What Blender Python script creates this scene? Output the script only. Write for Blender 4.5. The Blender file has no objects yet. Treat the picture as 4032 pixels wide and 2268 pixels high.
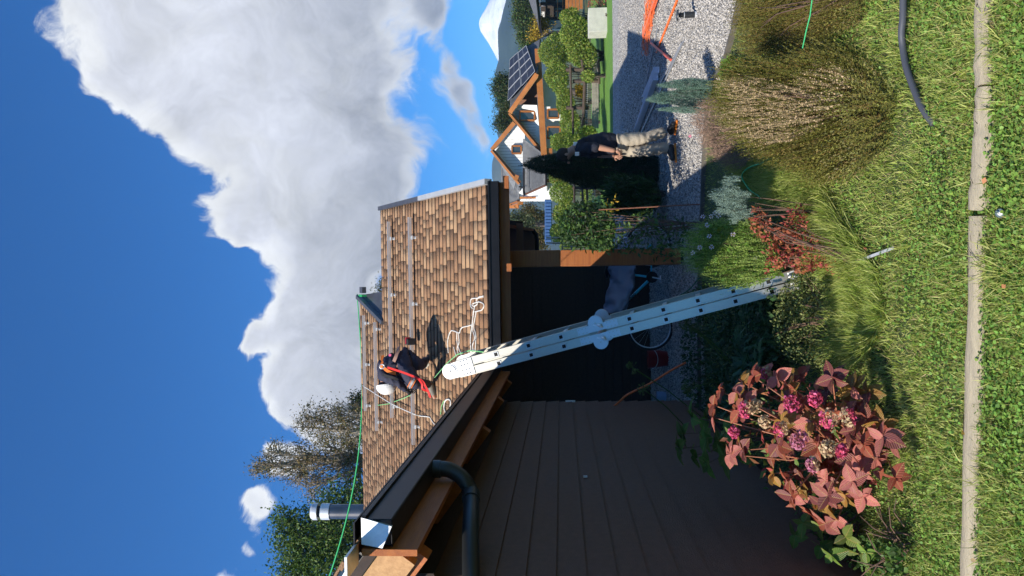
import bpy, math, random
import numpy as np
from mathutils import Vector, Matrix
random.seed(7)
rng = np.random.default_rng(7)
R = math.radians
sc = bpy.context.scene
COL = sc.collection
# ------------------------------------------------------------------ camera
F = 3028.0                                  # focal length in photograph pixels (4032 wide)
EYE = Vector((0, 0, 1.65))
TH = math.atan(195 / F)                     # the camera looks slightly up
RO = 0.014                                  # and is rolled a little off a quarter turn
fwd = Vector((0, math.cos(TH), math.sin(TH)))
up0 = Vector((0, -math.sin(TH), math.cos(TH)))
rt0 = Vector((1, 0, 0))
rt = rt0 * math.cos(RO) - up0 * math.sin(RO)
up = up0 * math.cos(RO) + rt0 * math.sin(RO)
cd = bpy.data.cameras.new('camera'); cam = bpy.data.objects.new('camera', cd); COL.objects.link(cam)
cd.sensor_fit = 'HORIZONTAL'; cd.sensor_width = 36.0; cd.lens = F / 4032 * 36.0
cd.clip_start = 0.05; cd.clip_end = 40000
cam.matrix_world = Matrix(((-up.x, rt.x, -fwd.x, EYE.x), (-up.y, rt.y, -fwd.y, EYE.y), (-up.z, rt.z, -fwd.z, EYE.z), (0, 0, 0, 1)))
sc.camera = cam

def ray(x, y):
    return fwd + rt * ((1134 - y) / F) + up * ((2016 - x) / F)
def W(x, y, D):                             # point of the world seen at photo pixel (x, y), D metres ahead
    d = ray(x, y); return EYE + d * (D / d.y)
def G(x, y, z=0.0):                         # where that line of sight meets the height z
    d = ray(x, y); return EYE + d * ((z - EYE.z) / d.z)
def PL(x, y, p0, n):                        # where it meets a plane
    d = ray(x, y); return EYE + d * ((p0 - EYE).dot(n) / d.dot(n))
# ------------------------------------------------------------------ light
SUN_EL = R(38.0); SUN_AZ = R(45.5)            # light travels 47 degrees right of straight ahead
tosun = Vector((-math.sin(SUN_AZ) * math.cos(SUN_EL), -math.cos(SUN_AZ) * math.cos(SUN_EL), math.sin(SUN_EL)))
sl = bpy.data.lights.new('sun', 'SUN'); sl.energy = 5.0; sl.angle = R(0.53); sl.color = (1.0, 0.93, 0.82)
so = bpy.data.objects.new('sun', sl); COL.objects.link(so)
so.rotation_euler = tosun.to_track_quat('Z', 'Y').to_euler()
w = bpy.data.worlds.new('World'); sc.world = w; w.use_nodes = True
nt = w.node_tree; nt.nodes.clear(); L = nt.links
def N(t, **k):
    n = nt.nodes.new(t)
    for a, b in k.items(): setattr(n, a, b)
    return n
def mth(op, a, b=None, c=None, clamp=False):
    n = N('ShaderNodeMath', operation=op, use_clamp=clamp)
    for i, v in enumerate((a, b, c)):
        if v is None: continue
        if isinstance(v, (int, float)): n.inputs[i].default_value = v
        else: L.new(v, n.inputs[i])
    return n.outputs[0]
def vmth(op, a, b=None, scale=None):
    n = N('ShaderNodeVectorMath', operation=op)
    for i, v in enumerate((a, b)):
        if v is None: continue
        if isinstance(v, (tuple, Vector)): n.inputs[i].default_value = tuple(v)
        else: L.new(v, n.inputs[i])
    if scale is not None: n.inputs['Scale'].default_value = scale
    return n.outputs['Value'] if op in ('DISTANCE', 'DOT_PRODUCT', 'LENGTH') else n.outputs[0]
def maprange(v, a, b, c, d, smooth=True):
    n = N('ShaderNodeMapRange', interpolation_type='SMOOTHSTEP' if smooth else 'LINEAR')
    L.new(v, n.inputs[0])
    for i, q in enumerate((a, b, c, d)): n.inputs[i + 1].default_value = q
    return n.outputs[0]
sky = N('ShaderNodeTexSky'); sky.sky_type = 'NISHITA'; sky.sun_disc = False
sky.sun_elevation = SUN_EL; sky.sun_rotation = math.pi + SUN_AZ; sky.altitude = 300; sky.air_density = 1.0; sky.dust_density = 0.3; sky.ozone_density = 2.5
SKYS = 0.088
tc = N('ShaderNodeTexCoord'); dirv = tc.outputs['Generated']
# clouds: soft masses at the directions where they float, broken up by noise
def noise(vec, scale, detail, rough=0.55, dist=0.0):
    n = N('ShaderNodeTexNoise'); n.inputs['Scale'].default_value = scale; n.inputs['Detail'].default_value = detail
    n.inputs['Roughness'].default_value = rough; n.inputs['Distortion'].default_value = dist
    L.new(vec, n.inputs['Vector']); return n
n1 = noise(dirv, 4.5, 4, 0.55)
warp = vmth('SCALE', vmth('SUBTRACT', n1.outputs['Color'], (0.5, 0.5, 0.5)), scale=0.16)
wd = vmth('ADD', dirv, warp)
BL = [  # photo x, y, radius in px, weight
 (500, 40, 330, 1), (700, 250, 250, 1), (860, 420, 230, 1), (1000, 80, 480, 1), (1250, 120, 420, 1.0), (1300, 420, 390, 1.0), (1080, 560, 320, 1),
 (1330, 760, 330, 1), (1170, 820, 230, .9), (1240, 1040, 210, 1), (1350, 1180, 240, 1), (1420, 900, 200, 1), (1170, 1160, 130, .95), (1280, 1380, 210, 1), (1400, 1500, 250, 1),
 (1050, 1300, 120, .9), (985, 1380, 85, .75), (1180, 1560, 150, .9), (1350, 1700, 190, .9), (1020, 2000, 90, .85), (1130, 1830, 120, .8), (900, 800, 130, .85), (960, 860, 90, .75),
 (480, 300, 120, .8), (520, -300, 400, 1), (1300, -350, 480, 1), (1790, 220, 100, .8), (1780, 330, 110, .9), (1810, 440, 110, .9), (1840, 540, 80, .8), (1740, 160, 90, .7), (1690, 20, 130, .62), (1730, -60, 120, .7),
 (1790, 110, 60, .6), (1850, 690, 60, .55), (1760, 760, 60, .5), (930, 2268, 90, .6), (1060, 2140, 70, .5)]
field = None; lowf = None
for (bx, by, br, bw) in BL:
    c = ray(bx, by).normalized(); rr = br / F / ray(bx, by).length
    d_ = vmth('DISTANCE', wd, c)
    b_ = maprange(d_, 0.0, rr * 1.3, bw, 0.0)
    field = b_ if field is None else mth('ADD', field, b_)
field = mth('MINIMUM', field, 1.0)
nf = noise(wd, 11.0, 8, 0.66, 0.45)
nb = noise(dirv, 5.0, 4, 0.5)
hf = mth('ADD', mth('MULTIPLY', mth('SUBTRACT', nf.outputs['Fac'], 0.5), 1.5), mth('MULTIPLY', mth('SUBTRACT', nb.outputs['Fac'], 0.5), 0.35))
# unseen cloud added behind the camera, to turn the ambient light less blue
nz3 = noise(dirv, 2.2, 5, 0.55); away = maprange(vmth('DOT_PRODUCT', dirv, tuple(fwd)), 0.42, 0.72, 1.0, 0.0)
field = mth('ADD', field, mth('MULTIPLY', away, maprange(nz3.outputs['Fac'], 0.52, 0.70, 0.0, 1.0)))
dens0 = mth('ADD', field, hf)
hasb = maprange(field, 0.02, 0.18, 0, 1)
# the cloud base is soft, the upper edges are crisp
sep = N('ShaderNodeSeparateXYZ'); L.new(dirv, sep.inputs[0])
soft = maprange(sep.outputs['Z'], 0.10, 0.36, 0.50, 0.24)
m = N('ShaderNodeMapRange', interpolation_type='SMOOTHSTEP'); L.new(dens0, m.inputs[0]); m.inputs[1].default_value = 0.28
L.new(mth('ADD', soft, 0.30), m.inputs[2]); m.inputs[3].default_value = 0; m.inputs[4].default_value = 1
alpha = mth('MULTIPLY', m.outputs[0], hasb)
# brightness: cloud tops lit by the sun, thick parts and undersides greyer
s_up = vmth('ADD', wd, (-0.035, -0.0, 0.05))
nf2 = noise(s_up, 11.0, 5, 0.66, 0.45)
relief = mth('SUBTRACT', nf.outputs['Fac'], nf2.outputs['Fac'])
thick = maprange(dens0, 0.45, 1.15, 0.0, 1.0)
lowz = maprange(sep.outputs['Z'], 0.16, 0.40, 0.42, 0.0)
br_ = mth('SUBTRACT', mth('ADD', 0.95, mth('MULTIPLY', relief, 0.75)), mth('ADD', mth('MULTIPLY', thick, 0.11), mth('MULTIPLY', lowz, mth('ADD', mth('MULTIPLY', thick, 0.65), 0.35))))
br_ = mth('MINIMUM', mth('MAXIMUM', br_, 0.30), 1.05)
ccol = N('ShaderNodeMix', data_type='RGBA'); L.new(thick, ccol.inputs[0])
ccol.inputs[6].default_value = (0.96, 0.98, 1.0, 1); ccol.inputs[7].default_value = (0.86, 0.89, 0.98, 1)
bgc = N('ShaderNodeBackground'); L.new(ccol.outputs[2], bgc.inputs[0]); L.new(mth('MULTIPLY', br_, 0.70), bgc.inputs[1])
bgs = N('ShaderNodeBackground'); bgs.inputs[1].default_value = SKYS
hs = N('ShaderNodeMix', data_type='RGBA', blend_type='MULTIPLY'); hs.inputs[0].default_value = 1.0; L.new(sky.outputs[0], hs.inputs[6]); hs.inputs[7].default_value = (0.20, 0.66, 1.18, 1); L.new(hs.outputs[2], bgs.inputs[0])   # the deep autumn blue of this sky
mx = N('ShaderNodeMixShader'); L.new(alpha, mx.inputs[0]); L.new(bgs.outputs[0], mx.inputs[1]); L.new(bgc.outputs[0], mx.inputs[2])
wo = N('ShaderNodeOutputWorld'); L.new(mx.outputs[0], wo.inputs[0])
w.name = 'sky'
vs = sc.view_settings; vs.view_transform = 'Standard'; vs.look = 'None'; vs.exposure = 0.5; vs.gamma = 1.0; vs.use_curve_mapping = False
cy = sc.cycles; cy.max_bounces = 6; cy.diffuse_bounces = 3; cy.glossy_bounces = 3; cy.transmission_bounces = 4; cy.transparent_max_bounces = 8; cy.volume_bounces = 1
cy.use_denoising = True; cy.use_adaptive_sampling = True; cy.adaptive_threshold = 0.02; cy.sample_clamp_indirect = 6; cy.caustics_reflective = False; cy.caustics_refractive = False
# ------------------------------------------------------------------ materials
MATS = {}
def mat(name, col, rough=0.7, metal=0.0, var=0.0, vscale=6.0, bump=0.0, bscale=40.0, col2=None, island=0.0, objrand=0.0, trans=0.0, spec=0.5, stretch=None, detail=6.0, coord='Object', hue=0.0, emit=0.0):
    if name in MATS: return MATS[name]
    m = bpy.data.materials.new(name); m.use_nodes = True; t = m.node_tree; p = t.nodes['Principled BSDF']; lk = t.links
    p.inputs['Roughness'].default_value = rough; p.inputs['Metallic'].default_value = metal
    p.inputs['Specular IOR Level'].default_value = spec
    c4 = tuple(col) + (1,)
    src = None
    tcn = t.nodes.new('ShaderNodeTexCoord'); vec = tcn.outputs[coord]
    if stretch:
        mp = t.nodes.new('ShaderNodeMapping'); mp.inputs['Scale'].default_value = stretch; lk.new(vec, mp.inputs[0]); vec = mp.outputs[0]
    if col2 is not None or var > 0:
        nz = t.nodes.new('ShaderNodeTexNoise'); nz.inputs['Scale'].default_value = vscale; nz.inputs['Detail'].default_value = detail; nz.inputs['Roughness'].default_value = 0.65
        lk.new(vec, nz.inputs['Vector'])
        mr = t.nodes.new('ShaderNodeMapRange'); mr.inputs[1].default_value = 0.34; mr.inputs[2].default_value = 0.66; lk.new(nz.outputs['Fac'], mr.inputs[0])
        mxn = t.nodes.new('ShaderNodeMix'); mxn.data_type = 'RGBA'; lk.new(mr.outputs[0], mxn.inputs[0])
        if col2 is not None: a, b = c4, tuple(col2) + (1,)
        else: a, b = tuple(v * (1 - var) for v in col) + (1,), tuple(min(1, v * (1 + var)) for v in col) + (1,)
        mxn.inputs[6].default_value = a; mxn.inputs[7].default_value = b; src = mxn.outputs[2]
    if island > 0 or objrand > 0 or hue > 0:
        if island > 0 or hue > 0:
            g = t.nodes.new('ShaderNodeNewGeometry'); rnd = g.outputs['Random Per Island']
        if objrand > 0:
            oi = t.nodes.new('ShaderNodeObjectInfo'); rnd = oi.outputs['Random']
        am = island if island > 0 else objrand
        h = t.nodes.new('ShaderNodeHueSaturation')
        mr2 = t.nodes.new('ShaderNodeMapRange'); mr2.inputs[3].default_value = 1 - am; mr2.inputs[4].default_value = 1 + am; lk.new(rnd, mr2.inputs[0]); lk.new(mr2.outputs[0], h.inputs['Value'])
        if hue > 0:
            wn = t.nodes.new('ShaderNodeTexWhiteNoise'); wn.noise_dimensions = '1D'; lk.new(rnd, wn.inputs['W'])
            mr3 = t.nodes.new('ShaderNodeMapRange'); mr3.inputs[3].default_value = 0.5 - hue; mr3.inputs[4].default_value = 0.5 + hue; lk.new(wn.outputs['Value'], mr3.inputs[0]); lk.new(mr3.outputs[0], h.inputs['Hue'])
        if src is None: h.inputs['Color'].default_value = c4
        else: lk.new(src, h.inputs['Color'])
        src = h.outputs[0]
    if src is None: p.inputs['Base Color'].default_value = c4
    else: lk.new(src, p.inputs['Base Color'])
    if bump > 0:
        nb_ = t.nodes.new('ShaderNodeTexNoise'); nb_.inputs['Scale'].default_value = bscale; nb_.inputs['Detail'].default_value = 5; lk.new(vec, nb_.inputs['Vector'])
        bp = t.nodes.new('ShaderNodeBump'); bp.inputs['Strength'].default_value = bump; bp.inputs['Distance'].default_value = 0.02; lk.new(nb_.outputs['Fac'], bp.inputs['Height']); lk.new(bp.outputs[0], p.inputs['Normal'])
    if trans > 0:
        tr = t.nodes.new('ShaderNodeBsdfTranslucent'); ms = t.nodes.new('ShaderNodeMixShader'); ms.inputs[0].default_value = trans
        hs_ = t.nodes.new('ShaderNodeHueSaturation'); hs_.inputs['Value'].default_value = 1.5; hs_.inputs['Saturation'].default_value = 1.1
        if src is None: hs_.inputs['Color'].default_value = c4
        else: lk.new(src, hs_.inputs['Color'])
        lk.new(hs_.outputs[0], tr.inputs['Color'])
        lk.new(p.outputs[0], ms.inputs[1]); lk.new(tr.outputs[0], ms.inputs[2]); lk.new(ms.outputs[0], t.nodes['Material Output'].inputs[0])
    MATS[name] = m; return m
# ------------------------------------------------------------------ mesh helpers
ORG = {}
def link(name, me, m, parent=None, smooth=False):
    o = bpy.data.objects.new(name, me); COL.objects.link(o)
    if m is not None:
        for q in (m if isinstance(m, (list, tuple)) else [m]): me.materials.append(q)
    ORG[o.name] = ORG.get(parent.name, Vector()) if parent is not None else Vector()
    if parent is not None: o.parent = parent
    if smooth and len(me.polygons):
        me.polygons.foreach_set('use_smooth', np.ones(len(me.polygons), dtype=bool))
    return o
def npmesh(name, V, Fc):
    V = np.asarray(V, dtype=np.float32).reshape(-1, 3); Fc = np.asarray(Fc, dtype=np.int32); k = Fc.shape[1]
    me = bpy.data.meshes.new(name); me.vertices.add(len(V)); me.vertices.foreach_set('co', V.ravel())
    me.loops.add(Fc.size); me.loops.foreach_set('vertex_index', Fc.ravel())
    me.polygons.add(len(Fc)); me.polygons.foreach_set('loop_start', np.arange(0, Fc.size, k, dtype=np.int32))
    me.update(calc_edges=True); return me
def npobj(name, V, Fc, m, parent=None, smooth=False):
    V = np.asarray(V, dtype=np.float32).reshape(-1, 3)
    if parent is not None: V = V - np.array(ORG.get(parent.name, Vector()), dtype=np.float32)
    return link(name, npmesh(name, V, Fc), m, parent, smooth)
def ortho(d, upv=Vector((0, 0, 1))):
    d = d.normalized(); s = d.cross(upv)
    if s.length < 1e-4: s = d.cross(Vector((1, 0, 0)))
    s.normalize(); return d, s, s.cross(d).normalized()
class MB:
    def __init__(s): s.v = []; s.f = []; s.mi = []; s.cur = 0
    def add(s, vs, fs):
        o = len(s.v); s.v += [tuple(q) for q in vs]; s.f += [tuple(i + o for i in q) for q in fs]; s.mi += [s.cur] * len(fs); return s
    def box(s, c, ax, h):
        c = Vector(c); P = []
        for a in (-1, 1):
            for b in (-1, 1):
                for d in (-1, 1): P.append(c + ax[0] * (a * h[0]) + ax[1] * (b * h[1]) + ax[2] * (d * h[2]))
        return s.add(P, [(0, 1, 3, 2), (4, 6, 7, 5), (0, 4, 5, 1), (2, 3, 7, 6), (0, 2, 6, 4), (1, 5, 7, 3)])
    def abox(s, a, b):
        a = Vector(a); b = Vector(b); return s.box((a + b) / 2, (Vector((1, 0, 0)), Vector((0, 1, 0)), Vector((0, 0, 1))), [abs(q) / 2 for q in (b - a)])
    def beam(s, a, b, wd, ht, upv=Vector((0, 0, 1))):   # wd sideways, ht along up
        a = Vector(a); b = Vector(b); d, sd, u = ortho(b - a, upv); return s.box((a + b) / 2, (d, sd, u), ((b - a).length / 2, wd / 2, ht / 2))
    def tube(s, pts, r, n=8, cap=True):
        pts = [Vector(p) for p in pts]; rs = r if isinstance(r, (list, tuple)) else [r] * len(pts)
        V = []; Fc = []; prev = None
        for i, p in enumerate(pts):
            t = (pts[min(i + 1, len(pts) - 1)] - pts[max(i - 1, 0)])
            if t.length < 1e-9: t = Vector((0, 0, 1))
            t.normalize()
            if prev is None:
                _, sx, sy = ortho(t)
            else:
                sx = prev - t * prev.dot(t)
                if sx.length < 1e-6: _, sx, sy = ortho(t)
                sx.normalize(); sy = sx.cross(t)
            prev = sx
            for k in range(n):
                a = 2 * math.pi * k / n; V.append(p + (sx * math.cos(a) + sy * math.sin(a)) * rs[i])
        for i in range(len(pts) - 1):
            for k in range(n): Fc.append((i * n + k, i * n + (k + 1) % n, (i + 1) * n + (k + 1) % n, (i + 1) * n + k))
        if cap:
            m_ = len(V); V += V[:n] + V[(len(pts) - 1) * n:len(pts) * n]; Fc.append(tuple(range(m_, m_ + n))[::-1]); Fc.append(tuple(m_ + n + k for k in range(n)))
        return s.add(V, Fc)
    def prism(s, pts, vec):
        pts = [Vector(p) for p in pts]; vec = Vector(vec); n = len(pts)
        nr = Vector()
        for i in range(n):
            nr += pts[i].cross(pts[(i + 1) % n])
        if nr.dot(vec) > 0: pts = pts[::-1]
        return s.add(pts + [p + vec for p in pts], [tuple(range(n)), tuple(range(2 * n - 1, n - 1, -1))] + [((i + 1) % n, i, n + i, n + (i + 1) % n) for i in range(n)])
    def poly(s, pts): return s.add(pts, [tuple(range(len(pts)))])
    def ball(s, c, r, sc3=(1, 1, 1), nu=12, nv=8, rot=None, half=False):
        c = Vector(c); V = []; Fc = []
        for j in range(nv + 1):
            th = (math.pi / 2 if half else math.pi) * j / nv
            for i in range(nu):
                a = 2 * math.pi * i / nu; q = Vector((math.sin(th) * math.cos(a) * sc3[0], math.sin(th) * math.sin(a) * sc3[1], math.cos(th) * sc3[2])) * r
                if rot is not None: q = rot @ q
                V.append(c + q)
        for j in range(nv):
            for i in range(nu): Fc.append((j * nu + i, (j + 1) * nu + i, (j + 1) * nu + (i + 1) % nu, j * nu + (i + 1) % nu))
        return s.add(V, Fc)
    def build(s, name, m, parent=None, smooth=False, bevel=0.0):
        off = ORG.get(parent.name, Vector()) if parent is not None else Vector()
        me = bpy.data.meshes.new(name); me.from_pydata([(a - off.x, b - off.y, c - off.z) for a, b, c in s.v], [], s.f); me.validate(); me.update()
        o = link(name, me, m, parent, smooth)
        if isinstance(m, (list, tuple)) and len(s.mi) == len(me.polygons): me.polygons.foreach_set('material_index', s.mi)
        if bevel > 0:
            b = o.modifiers.new('edge', 'BEVEL'); b.width = bevel; b.segments = 2; b.limit_method = 'ANGLE'
        return o
def smooth_path(pts, k=5):
    pts = [Vector(p) for p in pts]; P = []
    for i in range(len(pts) - 1):
        a, b0, c, d = pts[max(i - 1, 0)], pts[i], pts[i + 1], pts[min(i + 2, len(pts) - 1)]
        for j in range(k): t_ = j / k; P.append(.5 * ((2 * b0) + (c - a) * t_ + (2 * a - 5 * b0 + 4 * c - d) * t_ ** 2 + (3 * b0 - a - 3 * c + d) * t_ ** 3))
    return P + [pts[-1]]
def tag(o, label=None, cat=None, group=None, kind=None):
    if label: o['label'] = label
    if cat: o['category'] = cat
    if group: o['group'] = group
    if kind: o['kind'] = kind
    return o
def thing(name, label, cat, loc=(0, 0, 0), group=None):
    o = bpy.data.objects.new(name, None); COL.objects.link(o); o.location = loc; o.empty_display_size = 0.1; ORG[o.name] = Vector(loc)
    return tag(o, label, cat, group)
def stuff(o, **k): return tag(o, kind='stuff', **k)
def struct(o): return tag(o, kind='structure')
def copy_tree(o, parent=None):
    c = o.copy(); COL.objects.link(c)
    if parent is not None: c.parent = parent
    ORG[c.name] = ORG.get(o.name, Vector())
    for ch in [q for q in bpy.data.objects if q.parent == o]: copy_tree(ch, c)
    return c
# instances of a small template merged into one mesh; each instance gets its own frame
def frames(dirs, roll=None):                # dirs (n,3) become local +y; local z roughly up
    n = len(dirs); y = dirs / np.linalg.norm(dirs, axis=1, keepdims=True)
    z = np.tile(np.array([0, 0, 1.0]), (n, 1)) + rng.normal(0, 0.35, (n, 3))
    x = np.cross(y, z); x /= np.linalg.norm(x, axis=1, keepdims=True) + 1e-9; z = np.cross(x, y)
    if roll is not None:
        c, s_ = np.cos(roll)[:, None], np.sin(roll)[:, None]; x, z = x * c + z * s_, z * c - x * s_
    return np.stack([x, y, z], axis=2)      # columns
def merge(T, Fc, C, Rm, S):
    T = np.asarray(T, float); Fc = np.asarray(Fc); n = len(C); S = np.asarray(S, float)
    if S.ndim == 1: S = np.repeat(S[:, None], 3, axis=1)
    V = np.einsum('nij,nkj->nki', Rm, T[None] * S[:, None, :]) + np.asarray(C)[:, None, :]
    FF = (Fc[None] + (np.arange(n) * len(T))[:, None, None]).reshape(-1, Fc.shape[1])
    return V.reshape(-1, 3), FF
LEAF = ([(0, 0, 0), (.28, .42, .06), (0, 1, -.04), (-.28, .42, .06), (0, .45, 0)], [(0, 1, 4), (1, 2, 4), (0, 4, 3), (4, 2, 3)])
LEAF2 = ([(0, 0, 0), (.3, .45, .08), (0, 1, 0), (-.3, .45, .08)], [(0, 1, 2), (0, 2, 3)])
BLADE = ([(-.5, 0, 0), (.5, 0, 0), (.4, .55, .10), (-.4, .55, .10), (0, 1, .32)], [(0, 1, 2), (0, 2, 3), (3, 2, 4)])
def rdirs(n, upbias=0.0):
    d = rng.normal(0, 1, (n, 3)); d /= np.linalg.norm(d, axis=1, keepdims=True); d[:, 2] += upbias
    return d / np.linalg.norm(d, axis=1, keepdims=True)
def inpoly(px, py, poly):
    inside = np.zeros(len(px), bool); n = len(poly); j = n - 1
    for i in range(n):
        xi, yi = poly[i]; xj, yj = poly[j]
        cnd = ((yi > py) != (yj > py)) & (px < (xj - xi) * (py - yi) / (yj - yi + 1e-12) + xi); inside ^= cnd; j = i
    return inside
# ------------------------------------------------------------------ setting: ground, gravel, hills
RTI = Vector((0, 0, 1))
m_soil = mat('soil', (.045, .032, .02), .95, var=.4, vscale=9, bump=.5, bscale=60)
m_lawnbase = mat('lawn_base', (.035, .06, .014), .95, col2=(.06, .085, .02), vscale=4, bump=.6, bscale=90)
m_gravel = None
def gravel_mat():
    m = bpy.data.materials.new('gravel'); m.use_nodes = True; t = m.node_tree; p = t.nodes['Principled BSDF']; lk = t.links
    tcn = t.nodes.new('ShaderNodeTexCoord')
    v = t.nodes.new('ShaderNodeTexVoronoi'); v.inputs['Scale'].default_value = 34; lk.new(tcn.outputs['Object'], v.inputs['Vector'])
    r_ = t.nodes.new('ShaderNodeValToRGB'); e = r_.color_ramp.elements
    e[0].position = 0.1; e[0].color = (.12, .115, .11, 1); e[1].position = .9; e[1].color = (.62, .60, .56, 1)
    e2 = r_.color_ramp.elements.new(.5); e2.color = (.36, .345, .32, 1)
    sepc = t.nodes.new('ShaderNodeSeparateColor'); lk.new(v.outputs['Color'], sepc.inputs[0]); lk.new(sepc.outputs[0], r_.inputs[0])
    lk.new(r_.outputs[0], p.inputs['Base Color']); p.inputs['Roughness'].default_value = .9
    b = t.nodes.new('ShaderNodeBump'); b.inputs['Strength'].default_value = 1; b.inputs['Distance'].default_value = .03; b.invert = True
    lk.new(v.outputs['Distance'], b.inputs['Height']); lk.new(b.outputs[0], p.inputs['Normal']); return m
m_gravel = gravel_mat()
m_stone = mat('gravel_stone', (.37, .35, .325), .85, island=.55, spec=.3)
o = MB().abox((-1500, -90, -.3), (1500, 1900, 0)).build('ground', mat('meadow', (.05, .075, .02), .95, col2=(.08, .09, .03), vscale=.2)); struct(o)
def sheet(name, poly, z, m):
    b = MB(); b.prism([Vector((p[0], p[1], z - .0035)) for p in poly], (0, 0, .0035)); o = b.build(name, m); return struct(o)
# near garden soil with lawn
NEAR = [G(2765, 1700), G(2765, 1100), G(2782, 640), G(2795, 440), G(2835, 300), G(2865, 245), G(2900, 120), G(2925, 0), G(2960, -250)]
NEAR2 = [(p.x, p.y) for p in NEAR] + [(6, 1), (6, -1), (-4, -1), (-4, 8.6)]
sheet('lawn', NEAR2, .004, m_lawnbase)
GR = [(-6, 8.55), (-1.2, 8.55)] + [(p.x, p.y + .02) for p in NEAR[1:]] + [(9.5, 6.4), (14, 12), (18, 22.6), (-8, 22.6), (-8, 8.55)]
# stony yard (behind the strip the far lawn begins)
gfar = [G(2415, 850), G(2414, 600), G(2414, 250), G(2412, 0), G(2408, -400)]
GR = [(-6, 8.6), (NEAR[1].x, NEAR[1].y)] + [(p.x, p.y) for p in NEAR[2:]] + [(gfar[-1].x, gfar[-1].y), (gfar[0].x, gfar[0].y), (-6, gfar[0].y)]
sheet('gravel_yard', GR, .008, m_gravel)
farl = [(gfar[0].x - 9, gfar[0].y), (gfar[0].x, gfar[0].y), (gfar[2].x, gfar[2].y), (gfar[-1].x, gfar[-1].y), (G(2325, -400).x, G(2325, -400).y), (G(2325, 850).x - 9, G(2325, 850).y)]
m_farlawn = mat('far_lawn', (.08, .19, .02), .9, col2=(.12, .25, .03), vscale=3.5, bump=.8, bscale=30)
sheet('far_lawn', farl, .012, m_farlawn)
k = MB(); 
for a, b_ in zip(NEAR[:-1], NEAR[1:]):
    k.beam(a + Vector((0, 0, .02)), b_ + Vector((0, 0, .02)), .035, .07)
struct(k.build('lawn_edging', mat('edging', (.10, .09, .075), .9, var=.3)))
# loose stones on the nearer gravel
ST = ([(1, 0, 0), (-1, 0, 0), (0, 1, 0), (0, -1, 0), (0, 0, .7), (0, 0, -.7)], [(0, 2, 4), (2, 1, 4), (1, 3, 4), (3, 0, 4), (2, 0, 5), (1, 2, 5), (3, 1, 5), (0, 3, 5)])
def stones(n, poly, smin, smax, ylim, m, name):
    P = []; xs = [p[0] for p in poly]; ys = [p[1] for p in poly]
    u = rng.uniform(0, 1, n * 3); Y = 6.0 / (1 - u * (1 - 6.0 / ylim)); X = rng.uniform(-.4, .42, n * 3) * Y + rng.uniform(-.5, .5, n * 3)
    ok = inpoly(X, Y, poly); X = X[ok][:n]; Y = Y[ok][:n]; n = len(X)
    S = rng.uniform(smin, smax, n)[:, None] * rng.uniform(.65, 1.25, (n, 3)) * (Y[:, None] / 8) ** .35
    C = np.stack([X, Y, .008 + S[:, 2] * .35], 1); V, Fc = merge(*ST, C, frames(rdirs(n)), S)
    return stuff(npobj(name, V, Fc, m))
stones(62000, GR, .008, .017, 21, m_stone, 'gravel')
# ---- hills and the snowy volcano, far away
def ridge(name, prof, D, depth, m, rough, nx=160, ny=26, seed=1, back=None):
    """prof: list of (photo y, photo x of the crest)."""
    rg = np.random.default_rng(seed)
    prof = sorted(prof); ys = np.array([p[0] for p in prof], float); xs = np.array([p[1] for p in prof], float)
    yy = np.linspace(ys[0], ys[-1], nx); cx = np.interp(yy, ys, xs)
    ph = rg.uniform(0, 6.28, (6, 2)); V = []
    for j in range(ny):
        tt = j / (ny - 1); q = (tt - .5) * 2                      # -1 front foot ... 0 crest ... 1 back foot
        for i in range(nx):
            c = W(cx[i], yy[i], D); h = c.z; f_ = (1 - abs(q)) ** (1.15 if q < 0 else .9)
            nz = sum(math.sin(i * (.09 * 2 ** k) + ph[k, 0] + 3 * q * (1.5 ** k)) * math.cos(q * 4 * (1.7 ** k) + ph[k, 1]) / (1.7 ** k) for k in range(6))
            z = h * f_ + rough * nz * h * (1 - abs(2 * f_ - 1)) * .3
            sc_ = 1 + q * depth / D
            V.append((c.x * sc_, D + q * depth, max(z, -2 if abs(q) > .98 else .5) if abs(q) < .98 else -20))
    Fc = [(j * nx + i, j * nx + i + 1, (j + 1) * nx + i + 1, (j + 1) * nx + i) for j in range(ny - 1) for i in range(nx - 1)]
    return struct(npobj(name, V, Fc, m, smooth=True))
m_forest = mat('forested_slope', (.012, .026, .014), .95, col2=(.03, .05, .03), vscale=.03, bump=1.0, bscale=.08, detail=10)
m_forest2 = mat('rocky_slope', (.03, .05, .03), .95, col2=(.09, .10, .08), vscale=.012, bump=1.0, bscale=.03, detail=10)
def snow_mat():
    m = mat('snow', (.80, .83, .88), .7, bump=1.0, bscale=.06, col2=(.50, .54, .60), vscale=.05, detail=9); t = m.node_tree; p = t.nodes['Principled BSDF']
    return m
ridge('mountain', [(-900, 1985), (-400, 1990), (0, 1986), (83, 1965), (118, 1952), (235, 1955), (265, 1946), (298, 1938), (320, 1943), (360, 1946), (393, 1949), (450, 1956), (500, 1957), (526, 1950), (560, 1960), (600, 1975), (640, 2000), (700, 2060), (900, 2100), (1300, 2120)], 860, 260, m_forest, .35, seed=3)
ridge('hill', [(450, 2090), (520, 1990), (560, 1955), (600, 1938), (640, 1928), (665, 1926), (700, 1928), (760, 1940), (850, 1950), (1000, 1960), (1300, 2000), (1600, 2060)], 1000, 200, m_forest2, .35, seed=5)
ridge('far_hill', [(200, 2060), (300, 1966), (393, 1950), (440, 1962), (500, 1962), (530, 1955), (560, 1966), (640, 2010), (900, 2080)], 1120, 160, m_forest2, .35, seed=8, nx=110)
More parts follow.
